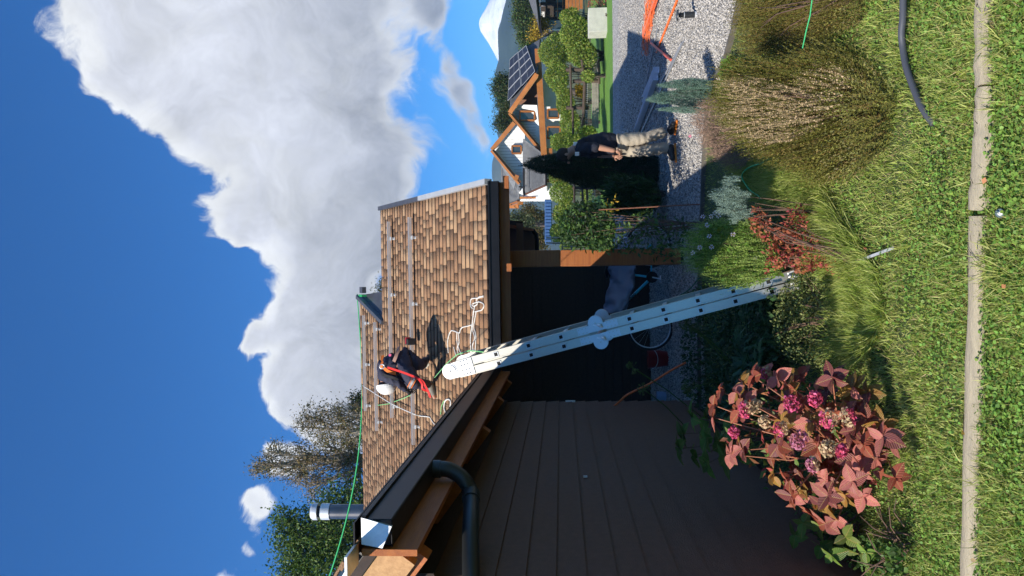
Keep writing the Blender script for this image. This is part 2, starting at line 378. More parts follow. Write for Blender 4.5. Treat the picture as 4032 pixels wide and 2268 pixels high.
# volcano: a cone grid with a flattened top
vc = W(1886, 98, 1300); NV = 96; NR = 44; V = []
vprof = [(0, 0), (10, 2), (22, 5), (40, 16), (70, 36), (95, 50), (120, 62), (150, 76), (200, 100), (300, 150), (500, 230), (900, 330)]
rg = np.random.default_rng(4); ph = rg.uniform(0, 6.28, (7,))
for j in range(NR):
    rr = 900 * (j / (NR - 1)) ** 1.5
    dz = np.interp(rr, [a for a, _ in vprof], [b for _, b in vprof])
    for i in range(NV):
        a = 2 * math.pi * i / NV; gul = sum(math.sin(a * (5 + 4 * k) + ph[k] + rr * .01) / (k + 1.5) for k in range(7))
        r2 = rr / F * 1300; V.append((vc.x + r2 * math.cos(a), vc.y + r2 * math.sin(a), vc.z - dz / F * 1300 + gul * .65 * min(1, rr / 40)))
Fc = [(j * NV + i, (j + 1) * NV + i, (j + 1) * NV + (i + 1) % NV, j * NV + (i + 1) % NV) for j in range(NR - 1) for i in range(NV)]
o = npobj('snowy_mountain', V, Fc, snow_mat(), smooth=True); struct(o)
# ------------------------------------------------------------------ the brown house with its shingled roof
PSI = (1190 - 1134) / F
hf = Vector((math.sin(PSI), math.cos(PSI), 0)); hr = Vector((math.cos(PSI), -math.sin(PSI), 0)); UZ = Vector((0, 0, 1))
def HP(X, Y, Z): return hr * X + hf * Y + UZ * Z
AX = (hr, hf, UZ)
def hbox(b, a, c):
    a = Vector(a); c = Vector(c); m_ = (a + c) / 2; h = [abs(q) / 2 for q in (c - a)]; return b.box(HP(*m_), AX, h)
EZ = 2.58; EY = 9.8; EXR = 1.14; EXL = -1.12; TP1 = .57; NE = 3.45      # eave height, main eave depth, right end, side-wing eave, slope, near end
cs = 1 / math.hypot(1, TP1); sn = TP1 * cs
P1o = HP(EXL, EY, EZ); P1u = hf * cs + UZ * sn; P1n = (UZ * cs - hf * sn)
def on1(x, y, lift=0.0): return PL(x, y, P1o + P1n * lift, P1n)
def uv1(p): q = p - P1o; return q.dot(hr), q.dot(P1u)
def P1(a, s, lift=0.0): return P1o + hr * a + P1u * s + P1n * lift
m_timber = mat('stained_timber', (.40, .135, .03), .6, col2=(.29, .085, .02), vscale=3, stretch=(1, 1, 14), bump=.25, bscale=30)
m_timberh = mat('stained_timber_long', (.46, .13, .016), .6, col2=(.33, .08, .010), vscale=2.5, stretch=(12, 1.2, 12), bump=.25, bscale=25)
m_newwood = mat('fresh_sawn_timber', (.50, .28, .11), .65, col2=(.36, .18, .06), vscale=3.0, stretch=(16, 4, 16), bump=.15)
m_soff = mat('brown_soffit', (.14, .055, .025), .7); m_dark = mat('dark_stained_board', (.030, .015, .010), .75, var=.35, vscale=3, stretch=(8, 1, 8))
m_siding = mat('brown_fibre_cement', (.132, .060, .032), .72, var=.14, vscale=26, bump=.35, bscale=120)
m_black = mat('black_coated_metal', (.008, .008, .010), .42, var=.3, vscale=5, bump=.05, bscale=8, spec=.25)
m_blackm = mat('matt_black_plastic', (.022, .024, .026), .42)
m_galv = mat('galvanised_sheet', (.70, .71, .72), .42, metal=.45, var=.10, vscale=9, bump=.10, bscale=10)
m_white_fl = mat('grey_painted_flashing', (.42, .44, .46), .45, metal=.2, var=.08)
m_flash = mat('dark_grey_flashing', (.10, .105, .12), .45, metal=.4, var=.15)
SH = [mat('shingle_tan', (.43, .27, .155), .95, var=.22, vscale=110, bump=.7, bscale=260, objrand=.10), mat('shingle_brown', (.31, .175, .095), .95, var=.28, vscale=110, bump=.7, bscale=260, objrand=.12),
      mat('shingle_mid', (.335, .19, .105), .95, var=.25, vscale=110, bump=.7, bscale=260, objrand=.12), mat('shingle_dark', (.275, .15, .08), .95, var=.3, vscale=110, bump=.7, bscale=260, objrand=.12)]
house = thing('brown_house', 'brown boarded house with tan shingle roof, black gutters and open porch behind the ladder', 'house', HP(-3, 8, 0))
# roof decks -----------------------------------------------------------
A = uv1(on1(1417, 1168)); Cc = uv1(on1(1522, 1272)); Rt = uv1(on1(1497, 830)); ER = uv1(on1(1910, 725))
UL = uv1(on1(1453, 2040)); TOPM = A[1]; TOPL = (Rt[1] + Cc[1]) / 2
aR0 = EXR - EXL; aR1 = Rt[0]
outline = [(-6.5, -.03), (aR0, -.03), (aR1, TOPL), (Cc[0], TOPL), (A[0], TOPM), (-6.5, TOPM)]
deck = MB().prism([P1(a, s, -.005) for a, s in outline], -P1n * .05).build('roof_deck', m_dark, house)
# rear slope and upper gable behind
b = MB()
rq = P1(aR1, TOPL, -.02); back = HP(0, 1, -.62)
b.prism([P1(Cc[0] - 3, TOPL, -.03), rq, rq + back * 3.7, P1(Cc[0] - 3, TOPL, -.03) + back * 3.7], UZ * -.06)
b.prism([P1(-6.5, TOPM, -.03), P1(A[0], TOPM, -.03), P1(A[0], TOPM, -.03) + back * 5, P1(-6.5, TOPM, -.03) + back * 5], UZ * -.06)
b.build('rear_roof', m_dark, house)
# unseen slab and walls, added to lengthen the house's shadow on the gravel
b = MB(); b.prism([Vector((-4, 14.3, 4.55)), Vector((1.28, 14.3, 4.55)), Vector((1.93, 20.6, 4.75)), Vector((-4, 20.6, 4.75))], UZ * .12); b.build('hidden_shadow_roof', m_dark, house)
b = MB(); b.abox((-4, 15.2, 0), (.58, 20.2, 4.6)); b.build('hidden_shadow_wall', m_dark, house)
# shingles: 300 nearest singly, the rest as one part
EXPO = .143; rows = int(TOPM / EXPO)
WID = (.13, .19, .25, .31)
def tabtemplate(wd, jag):
    hgt = EXPO + .05; t0, t1 = .021, .004
    return [(-wd / 2, -jag, t0), (wd / 2, -jag, t0), (wd / 2, hgt, t1), (-wd / 2, hgt, t1), (-wd / 2, -jag, t0 - .020), (wd / 2, -jag, t0 - .020), (wd / 2, hgt, -.003), (-wd / 2, hgt, -.003)], \
           [(0, 1, 2, 3), (4, 5, 1, 0), (5, 6, 2, 1), (7, 4, 0, 3), (6, 7, 3, 2)]
TM = {}; M_EDGE = mat('asphalt_shadow_edge', (.035, .022, .016), .95)  # dark cut asphalt, also standing in for the shadow line of each course
for wi, wd in enumerate(WID):
    for c in range(4):
        V, Fc = tabtemplate(wd - .004, 0)
        V = [tuple(hr * x + P1u * y + P1n * z) for x, y, z in V]
        me = npmesh('shingle', V, [f for f in Fc]); me.materials.append(SH[c]); me.materials.append(M_EDGE); me.polygons.foreach_set('material_index', [0, 1, 1, 1, 1]); TM[(wi, c)] = me
tabs = []
for r_ in range(rows + 1):
    s0 = r_ * EXPO
    # the right edge at this height
    aR = aR0 + (aR1 - aR0) * min(1, s0 / TOPL) if s0 <= TOPL else (Cc[0] + (A[0] - Cc[0]) * (s0 - TOPL) / max(.01, TOPM - TOPL)) - .02
    a = aR - random.uniform(0, .05) * 0
    first = True
    if first: a = aR
    while a > -5.2:
        wi = random.choices((0, 1, 2, 3), (3, 4, 3, 2))[0]; wd = WID[wi]
        c = random.choices((0, 1, 2, 3), (28, 26, 34, 12))[0]
        ca = a - wd / 2; a -= wd
        if s0 > TOPM - .06: continue
        # cull what the side wing's roof hides (beyond the valley)
        Yd = EY + s0 * cs
        if ca < -.76 * (Yd - EY) - .25: continue
        tabs.append((ca, s0, wi, c))
def order(t): return (t[1] * 1.0 + abs(t[0] - 1.2) * .55)
tabs.sort(key=order)
singles, rest = tabs[:290], tabs[290:]
for ca, s0, wi, c in singles:
    o = bpy.data.objects.new('shingle', TM[(wi, c)]); COL.objects.link(o); o.parent = house
    lift = random.uniform(0, .003)
    o.location = P1(ca, s0 + random.uniform(-.003, .003), lift) - ORG[house.name]
for c in range(4):
    V = []; Fc = []
    for ca, s0, wi, cc in rest:
        if cc != c: continue
        TV, TF = tabtemplate(WID[wi] - .004, 0); o0 = len(V); s1 = s0 + random.uniform(-.004, .004); lf = random.uniform(0, .004)
        V += [tuple(P1(ca + x, s1 + y, z + lf)) for x, y, z in TV]; Fc += [tuple(i + o0 for i in f) for f in TF]
    if c == 0: allV, allF, mis = [], [], []
    base = len(allV); allV += V; allF += [tuple(i + base for i in f) for f in Fc]; mis += [c, 4, 4, 4, 4] * (len(Fc) // 5)
o = npobj('shingle_courses', allV, allF, SH + [M_EDGE], house); o.data.polygons.foreach_set('material_index', mis); tag(o, kind='stuff')
# lifted shingle edges (dark slits seen on the left)
# verge flashing on the right rake, two lengths; ridge pieces; dark flashing of the upper gable
b = MB()
def rake(p, q, wd, ht, lift=.03, side=.03): b.beam(P1(p[0] + side, p[1], lift), P1(q[0] + side, q[1], lift), wd, ht, P1n)
mid = (aR0 + (aR1 - aR0) * .53, TOPL * .53)
rake((aR0, -.1), mid, .07, .10); b.build('verge_flashing', m_white_fl, house)
b = MB(); rake(mid, (aR1, TOPL + .03), .07, .09); b.build('verge_flashing', m_flash, house)
b = MB(); b.beam(P1(Cc[0], TOPL - .02, .02), P1(A[0], TOPM, .04), .07, .09, P1n)
b.build('verge_flashing', m_flash, house)
b = MB(); b.prism([P1(Cc[0] + .03, TOPL - .02, -.02), P1(A[0] + .03, TOPM - .0, 0), P1(A[0] + .03, TOPM, 0) + HP(0.1, 1.2, -.62) , P1(A[0] + .03, TOPL - .02, -.06) + HP(0.1, .3, 0)], -hr * .05); b.build('upper_gable', m_flash, house)
b = MB(); b.beam(P1(A[0] - .02, TOPM + .02, .03), P1(A[0] - .02, TOPM + .02, .03) + HP(.12, 2.0, -1.15), .06, .10); b.build('verge_flashing', m_flash, house)
for px, py in ((1503, 1055), (1852, 725)):
    pass

# small dark block on the upper verge where the rope is tied
b = MB(); q = P1(A[0] + .09, TOPM - .42, .05); b.box(q + hr * .05, (hr, P1u, P1n), (.06, .10, .04)); b.build('verge_block', m_flash, house)
b = MB(); b.box(q - hr * .06, (hr, P1u, P1n), (.022, .102, .046)); b.build('rope_lashing', mat('green_strap', (.02, .30, .09), .6), house)
# main eave: gutter, fascia, beam, rafters ------------------------------------
def gutter(name, a, c, out, m, depth=.125, hgt=.135, parent=None):
    """box gutter from a to c, open on top; out points away from the wall"""
    d = (c - a).normalized(); b = MB()
    b.beam(a + out * depth - UZ * (hgt / 2), c + out * depth - UZ * (hgt / 2), .006, hgt)
    b.beam(a + out * depth + out * .008 - UZ * .012, c + out * depth + out * .008 - UZ * .012, .02, .024)
    b.beam(a - UZ * hgt + out * (depth / 2), c - UZ * hgt + out * (depth / 2), depth, .006)
    b.beam(a + out * .01 - UZ * (hgt / 2), c + out * .01 - UZ * (hgt / 2), .006, hgt)
    return b.build(name, m, parent if parent else house, bevel=.003)
g0 = HP(EXL + .06, EY - .02, EZ - .02); g1 = HP(EXR + .02, EY - .02, EZ - .02)
gm = gutter('gutter', g0, g1, -hf, m_black)
b = MB(); b.box(g1 + hr * .004 - hf * .065 - UZ * .07, AX, (.004, .066, .072)); b.build('gutter_end', m_black, gm)
b = MB(); b.beam(HP(EXL, EY + .02, EZ - .15), HP(EXR + .03, EY + .02, EZ - .15), .03, .26); b.build('fascia', m_timber, house)
b = MB(); b.beam(HP(-1.6, EY + .62, EZ - .02), HP(EXR + .09, EY + .62, EZ - .02), .12, .16); b.build('porch_beam', m_timberh, house)
def rafter(X):
    b = MB(); b.beam(HP(X, EY - .0, EZ - .13), HP(X, EY + 4.2, EZ - .13 + 4.2 * TP1), .06, .13); b.build('rafter', m_timber, house)
for X in (-.9, .08, 1.05): rafter(X)
b = MB(); b.beam(HP(EXR - .06, EY - .05, EZ - .245), HP(EXR + .10, EY - .05, EZ - .245), .06, .07); b.build('beam_end', m_timber, house)
b = MB(); b.beam(HP(.03, EY - .05, EZ - .27), HP(.13, EY - .05, EZ - .27), .06, .06); b.build('beam_end', m_timber, house)
# rear slope verge seen under the eave on the right, with a protruding purlin and its gutter
b = MB(); pl = [W(1956, 889, 13.3), W(2032, 897, 15), W(2094, 909, 16.6), W(2112, 936, 17.2), W(2112, 1060, 17.2), W(1956, 1060, 13.3)]
b.prism(pl, (0, .05, 0)); b.build('rear_soffit', m_soff, house)
b = MB(); b.beam(W(2047, 880, 14.6), W(2047, 1060, 14.6), .12, .13); b.build('purlin', m_soff, house)
b = MB(); b.tube([W(2096, 905, 16.4), W(2110, 922, 16.4), W(2114, 945, 16.4), W(2116, 1060, 16.4)], .045, 8); b.build('rear_gutter', m_black, house, smooth=True)
b = MB(); b.beam(W(1962, 886, 13.4), W(2094, 906, 16.6), .05, .16); b.build('rear_barge_board', m_timber, house)
# porch post and its foot
PX0 = W(2300, 1047, 10.35); PX1 = W(2300, 983, 10.35); pcx = (PX0.x + PX1.x) / 2; pw = abs(PX1.x - PX0.x) / 2
b = MB(); b.abox((pcx - pw, 10.35, .06), (pcx + pw, 10.35 + 2 * pw, 1.66)); b.build('post', m_timber, house, bevel=.006)
b = MB(); b.abox((pcx - pw - .002, 10.348, 1.664), (pcx + pw + .002, 10.35 + 2 * pw, EZ + .05)); b.build('post', m_timber, house, bevel=.006)
b = MB(); b.abox((pcx - pw * .6, 10.4, .01), (pcx + pw * .6, 10.3 + 2 * pw, .075)); b.build('post_foot', m_black, house)
# porch back wall and ceiling
b = MB()
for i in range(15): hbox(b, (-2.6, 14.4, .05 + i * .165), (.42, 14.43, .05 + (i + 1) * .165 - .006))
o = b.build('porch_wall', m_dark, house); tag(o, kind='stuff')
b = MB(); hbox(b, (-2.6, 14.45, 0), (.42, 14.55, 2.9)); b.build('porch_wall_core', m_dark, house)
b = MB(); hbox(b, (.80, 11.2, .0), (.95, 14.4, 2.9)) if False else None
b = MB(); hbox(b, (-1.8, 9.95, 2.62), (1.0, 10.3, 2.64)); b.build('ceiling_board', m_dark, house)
# side wing: boards on its long wall (faces right) ------------------------------
WX = -1.62; WY1 = 9.62; WY0 = 4.03
for i in range(15):
    z0 = .08 + i * .162; dy = random.uniform(-.004, .004)
    b = MB(); p = [HP(WX + .004, WY0, z0 + .185), HP(WX + .022, WY0, z0), HP(WX + .010, WY0, z0), HP(WX - .006, WY0, z0 + .185)]
    b.prism(p, hf * (WY1 - WY0 + (.012 if i % 2 else 0) + dy)); b.build('siding_board', m_siding, house)
b = MB(); hbox(b, (WX - .15, WY0 + .02, 0), (WX - .012, WY1 - .02, 2.62)); b.build('wall_core', m_dark, house)
for i in range(15):
    z0 = .08 + i * .162; b = MB(); p = [HP(-1.9, WY1 + .001, z0 + .18), HP(-1.9, WY1 + .02, z0), HP(-1.9, WY1 + .008, z0), HP(-1.9, WY1 - .01, z0 + .18)]
b = MB(); hbox(b, (WX + .012, 9.56, 1.50), (WX + .03, 9.60, 1.62)); b.build('wall_socket', mat('white_plastic', (.7, .7, .7), .5), house)
b = MB(); b.beam(W(2226, 1606, 9.6), W(2249, 1606, 9.6), .02, .018, Vector((0, 1, 0))); b.build('wall_clip', mat('white_plastic', (.7, .7, .7), .5), house)
b = MB(); hbox(b, (WX + .02, 6.0, 1.47), (WX + .032, 6.02, 1.50)); b.build('wall_screw', MATS['white_plastic'], house)
# side wing eave: gutter, fascia, rafters, soffit
ga = HP(EXL - .12, NE + .0, EZ + .0); gb = HP(EXL - .12, EY + .1, EZ + .0)
gs = gutter('gutter', ga, gb, hr, m_black, .125, .14)
b = MB(); b.add([ga + hr * .012 - hf * .004, ga + hr * .135 - hf * .004, ga + hr * .10 - UZ * .145 - hf * .02, ga + hr * .0 - UZ * .10 - hf * .02, ga + hr * .012, ga + hr * .135, ga + hr * .10 - UZ * .145, ga - UZ * .10], [(0, 1, 2, 3), (7, 6, 5, 4), (0, 3, 7, 4), (1, 5, 6, 2), (0, 4, 5, 1), (3, 2, 6, 7)])
b.build('gutter_end_cap', m_galv, gs)
b = MB(); b.beam(ga - hr * .04 + UZ * .03 - hf * .16, ga - hr * .04 + UZ * .03 + hf * .03, .10, .012); b.build('drip_flashing', m_galv, house)
b = MB(); b.beam(ga + hr * .03 + UZ * .035, gb + hr * .03 + UZ * .035, .16, .008); b.build('drip_flashing', m_black, house)
b = MB(); hbox(b, (EXL - .155, NE - .02, EZ - .26), (EXL - .125, EY - .02, EZ - .005)); b.build('fascia', m_timberh, house)
TP2 = .74
for Y in (4.9, 6.45, 8.0, 9.3):
    b = MB(); b.beam(HP(EXL - .17, Y, EZ - .26), HP(EXL - .9, Y, EZ - .26 + .73 * TP2), .11, .13); b.build('rafter_tail', m_timberh, house)
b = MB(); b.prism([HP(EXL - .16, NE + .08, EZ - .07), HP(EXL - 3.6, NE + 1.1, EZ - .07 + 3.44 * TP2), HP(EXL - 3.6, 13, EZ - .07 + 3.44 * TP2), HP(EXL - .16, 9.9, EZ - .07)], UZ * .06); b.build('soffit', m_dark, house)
b = MB(); hbox(b, (WX - .03, WY0, 2.35), (WX + .03, WY1, 2.62)); b.build('wall_plate', m_dark, house)
# near gable: sunlit barge board with white flashing on top, brown gable wall
s2 = (-hr + UZ * TP2 + hf * .30).normalized(); n2 = (UZ + hr * TP2).normalized()
e0 = HP(EXL - .19, NE + .13, EZ - .13)
b = MB(); b.beam(e0 - s2 * .02, e0 + s2 * 3.5, .05, .21, n2); b.build('barge_board', m_newwood, house)
b = MB(); b.beam(e0 + n2 * .15 + s2 * .16 - hf * .02, e0 + n2 * .15 + s2 * 3.6 - hf * .02, .09, .045, n2); b.build('verge_flashing', m_white_fl, house)
b = MB(); b.beam(e0 + n2 * .14 + s2 * .10 + hf * .02, e0 + n2 * .14 + s2 * .20 + hf * .02, .08, .06, n2); b.build('verge_end', m_black, house)
b = MB(); b.beam(e0 - UZ * .12 + hf * .10 + s2 * .03, e0 - UZ * .12 + hf * .10 + s2 * .75, .08, .10, n2); b.build('barge_backing', m_timberh, house)
b = MB(); b.prism([HP(WX - .15, WY0 + .05, .05), HP(WX - 2.6, WY0 + .85, .05), HP(WX - 2.6, WY0 + .85, 4.2), HP(WX - .15, WY0 + .05, 2.55)], hf * .05); b.build('gable_wall', m_siding, house)
# shingled upper side of the side wing roof (seen only from elsewhere)
b = MB()
for i in range(30):
    s0 = i * .143
    if s0 > 4.1: break
    q0 = HP(EXL - .10, NE, EZ + .005) + s2 * s0; b.prism([q0 + n2 * .02, q0 + s2 * .19 + n2 * .004, q0 + s2 * .19 + hf * (6.3 + .6 * s0) + n2 * .004, q0 + hf * (6.3 + .6 * s0) + n2 * .02], -n2 * .012)
o = b.build('side_shingles', SH[1], house); tag(o, kind='stuff')
b = MB(); b.prism([HP(EXL - 3.45, NE + 1.1, EZ + 2.5), HP(EXL - 3.45, 12.9, EZ + 2.5), HP(EXL - 7, 12.9, .1), HP(EXL - 7, NE + 1.1, .1)], UZ * .06); b.build('far_roof_side', m_dark, house)
# rainwater pipe: drops from the gutter, elbows and runs back to the wall
po = HP(EXL - .05, 4.58, EZ - .14)
pts = [po, po - UZ * .07, po - UZ * .12 - hr * .015, po - UZ * .19 - hr * .06 - hf * .02, po - UZ * .235 - hr * .14 - hf * .06, HP(-1.42, 4.20, EZ - .41), HP(-1.62, 3.96, EZ - .44), HP(-1.80, 3.93, EZ - .47), HP(-1.85, 3.93, EZ - .62), HP(-1.85, 3.93, .4)]
dp = MB(); dp.tube(smooth_path(pts, 6), .047, 18); dpo = dp.build('downpipe', m_blackm, house, smooth=True)
b = MB(); d_ = (pts[5] - pts[4]).normalized(); b.tube([pts[4] - d_ * .02, pts[4] + d_ * .05], .053, 16); b.build('pipe_socket', m_blackm, dpo, smooth=True)
b = MB(); b.tube([po + UZ * .02, po - UZ * .05], .054, 16); b.build('pipe_socket', m_blackm, dpo, smooth=True)
# stove flue behind the ridge
FD = 16.3; fb = W(1470, 2014, FD)
b = MB(); b.tube([fb - UZ * .6, W(1300, 2014, FD)], .155, 20); fl = b.build('flue', mat('dark_steel', (.16, .15, .15), .35, metal=.9, var=.2, vscale=3), house, smooth=True)
b = MB(); b.tube([W(1302, 2014, FD), W(1268, 2014, FD)], .175, 20); b.build('flue_collar', m_galv, fl, smooth=True)
b = MB(); b.tube([W(1268, 2014, FD), W(1252, 2014, FD)], .12, 16); b.build('flue_neck', m_black, fl, smooth=True)
b = MB(); b.tube([W(1254, 2014, FD), W(1235, 2014, FD), W(1228, 2014, FD)], [.18, .18, .15], 20); b.build('flue_cap', m_galv, fl, smooth=True)
# --- mounting rails for solar panels on the roof
m_alu = mat('mill_aluminium', (.72, .73, .75), .38, metal=.55, var=.06, vscale=14, stretch=(2, 20, 20))
RAILS = [((1521, 875), (1552, 1649), [(1536, 941), (1545, 1161), (1556, 1602)], 'aluminium mounting rail on the tan roof passing behind the bending worker, second from the eave'),
         ((1608, 856), (1632, 1753), [(1612, 938), (1623, 1196), (1637, 1679)], 'longest aluminium mounting rail, nearest the eave, passing under the bending worker'),
         ((1470, 1268), (1489, 1700), [(1477, 1294), (1492, 1661)], 'aluminium mounting rail beside the white helmet, second from the roof ridge'),
         ((1427, 1241), (1443, 1620), [(1431, 1270), (1436, 1432), (1446, 1596)], 'short aluminium mounting rail running just below the roof ridge')]
for (a, c, feet, lab) in RAILS:
    pa, pc = on1(*a, .09), on1(*c, .09); (a0, s0), (a1, s1) = uv1(pa), uv1(pc); sm = (s0 + s1) / 2
    pa, pc = P1(a0, sm, .09), P1(a1, sm, .09)
    t = thing('mounting_rail', lab, 'mounting rail', P1((a0 + a1) / 2, sm, 0), 'solar mounting rails fixed on the roof')
    b = MB(); b.beam(pa, pc, .042, .05, P1n); b.build('rail', m_alu, t)
    b = MB(); b.beam(pa + P1n * .026, pc + P1n * .026, .012, .003, P1n); b.build('rail_groove', m_flash, t)
    for fx, fy in feet:
        af = uv1(on1(fx, fy, .05))[0]; b = MB()
        b.box(P1(af, sm - .045, .045), (hr, P1u, P1n), (.022, .006, .045)); b.box(P1(af, sm - .085, .016), (hr, P1u, P1n), (.022, .05, .004)); b.box(P1(af, sm - .06, .07), (hr, P1u, P1n), (.03, .022, .006)); b.build('foot', m_galv, t)
# ------------------------------------------------------------------ foliage
def leafm(name, c, c2=None, isl=.45, hue=.02, trans=.25, rough=.55): return mat(name, c, rough, island=isl, hue=hue, trans=trans, spec=.35)
G1 = leafm('leaf_mid_green', (.07, .13, .026)); G2 = leafm('leaf_dark_green', (.034, .075, .022), trans=.2); G3 = leafm('leaf_yellow_green', (.21, .25, .045), isl=.45)
G4 = leafm('leaf_bright_green', (.12, .21, .03)); G5 = leafm('leaf_olive', (.085, .09, .028)); GY = leafm('leaf_golden', (.38, .26, .03), isl=.3); GB = leafm('leaf_glaucous', (.17, .27, .21), isl=.35, hue=.01)
GR_ = leafm('leaf_red', (.32, .08, .05), isl=.45, hue=.03); BK = mat('bark', (.09, .07, .055), .9, var=.35, vscale=12, bump=.4); BKL = mat('pale_bark', (.30, .26, .21), .9, var=.3, vscale=8, bump=.3)
TW = mat('twig', (.13, .075, .05), .85, var=.3, vscale=20); RED_ST = mat('red_stem', (.33, .12, .06), .6, var=.2)
def pxsample(poly, n):
    xs = [p[0] for p in poly]; ys = [p[1] for p in poly]; X = []; Y = []
    while sum(len(a) for a in X) < n:
        a = rng.uniform(min(xs), max(xs), n * 2); b = rng.uniform(min(ys), max(ys), n * 2); ok = inpoly(a, b, poly); X.append(a[ok]); Y.append(b[ok])
    return np.concatenate(X)[:n], np.concatenate(Y)[:n]
def Wn(x, y, D):                            # vectorised W
    d = np.array(fwd)[None] + np.array(rt)[None] * ((1134 - y) / F)[:, None] + np.array(up)[None] * ((2016 - x) / F)[:, None]
    return np.array(EYE)[None] + d * (D / d[:, 1])[:, None]
def bush(name, label, cat, poly, D0, D1, n, size, m, tmpl=LEAF2, thick=.3, base=None, stems=8, stem_m=None, group=None, upb=.5, stem_r=.006, aspect=.8, second=None, dirf=None, minz=.02, part='foliage', hold=None):
    """a plant filling a part of the view between depths D0 (at its top) and D1 (at its foot)"""
    xs = [p[0] for p in poly]; x0, x1 = min(xs), max(xs)
    X, Y = pxsample(poly, n); D = np.interp(X, [x0, x1], [D0, D1]) + rng.uniform(-.5, .5, n) * thick + thick * .15
    C = Wn(X, Y, D); C[:, 2] = np.maximum(C[:, 2], minz)
    if base is None: base = W(x1, sum(p[1] for p in poly) / len(poly), D1)
    base = Vector((base[0], base[1], max(0.0, min(base[2], .05))))
    t = hold if hold is not None else thing(name, label, cat, base, group)
    d = rdirs(n, upb) if dirf is None else dirf(C, base)
    S = rng.uniform(.6, 1.25, n)[:, None] * np.array([[size * aspect, size, size]])
    V, Fc = merge(*tmpl, C, frames(d, rng.uniform(-.8, .8, n)), S)
    if second is not None:
        m2, frac = second; k = int(n * frac); tv = len(tmpl[0]); tf = len(tmpl[1])
        stuff(npobj(part, V[:(n - k) * tv], Fc[:(n - k) * tf], m, t)); stuff(npobj(part, V[(n - k) * tv:], Fc[(n - k) * tf:] - (n - k) * tv, m2, t))
    else: stuff(npobj(part, V, Fc, m, t))
    if stems:
        b = MB()
        for i in rng.integers(0, n, stems):
            c = Vector(C[i]); mid = base.lerp(c, .5) + Vector((0, 0, (c - base).length * .08)) + Vector(rng.normal(0, .02, 3)); b.tube([base + Vector(rng.normal(0, .02, 3)) * Vector((1, 1, 0)).length, mid, c], [stem_r, stem_r * .7, stem_r * .3], 5, False)
        stuff(b.build('stems', stem_m or TW, t))
    return t, C
def spray_tmpl(nl, ln, wd, spread=.9, seed=1, taper=.5):
    rg = np.random.default_rng(seed); V = []; Fc = []
    for i in range(nl):
        s = i / nl; a = i * 2.4; o = len(V); c = np.array([0, s, .12 * s * s]); r_ = (1 - taper * s); d = np.array([math.cos(a) * spread, .75, math.sin(a) * spread]); d /= np.linalg.norm(d); x = np.cross(d, [0, 1, 0]); x /= np.linalg.norm(x)
        V += [tuple(c - x * wd * r_), tuple(c + x * wd * r_), tuple(c + d * ln * r_)]; Fc.append((o, o + 1, o + 2))
    o = len(V); V += [(-.008, 0, 0), (.008, 0, 0), (0, 1, .12)]; Fc.append((o, o + 1, o + 2))
    return (V, Fc)
SPR = spray_tmpl(15, .16, .035); SPR2 = spray_tmpl(11, .10, .05, .7); ROSM = spray_tmpl(20, .14, .022, 1.1); FAN = spray_tmpl(9, .34, .07, 1.0)
def fromb(spread, upw):
    def f(C, base):
        d = C - np.array(base)[None]; d /= np.linalg.norm(d, axis=1, keepdims=True) + 1e-6; d = d * spread + np.array([0, 0, upw])[None] + rng.normal(0, .22, C.shape); return d / np.linalg.norm(d, axis=1, keepdims=True)
    return f
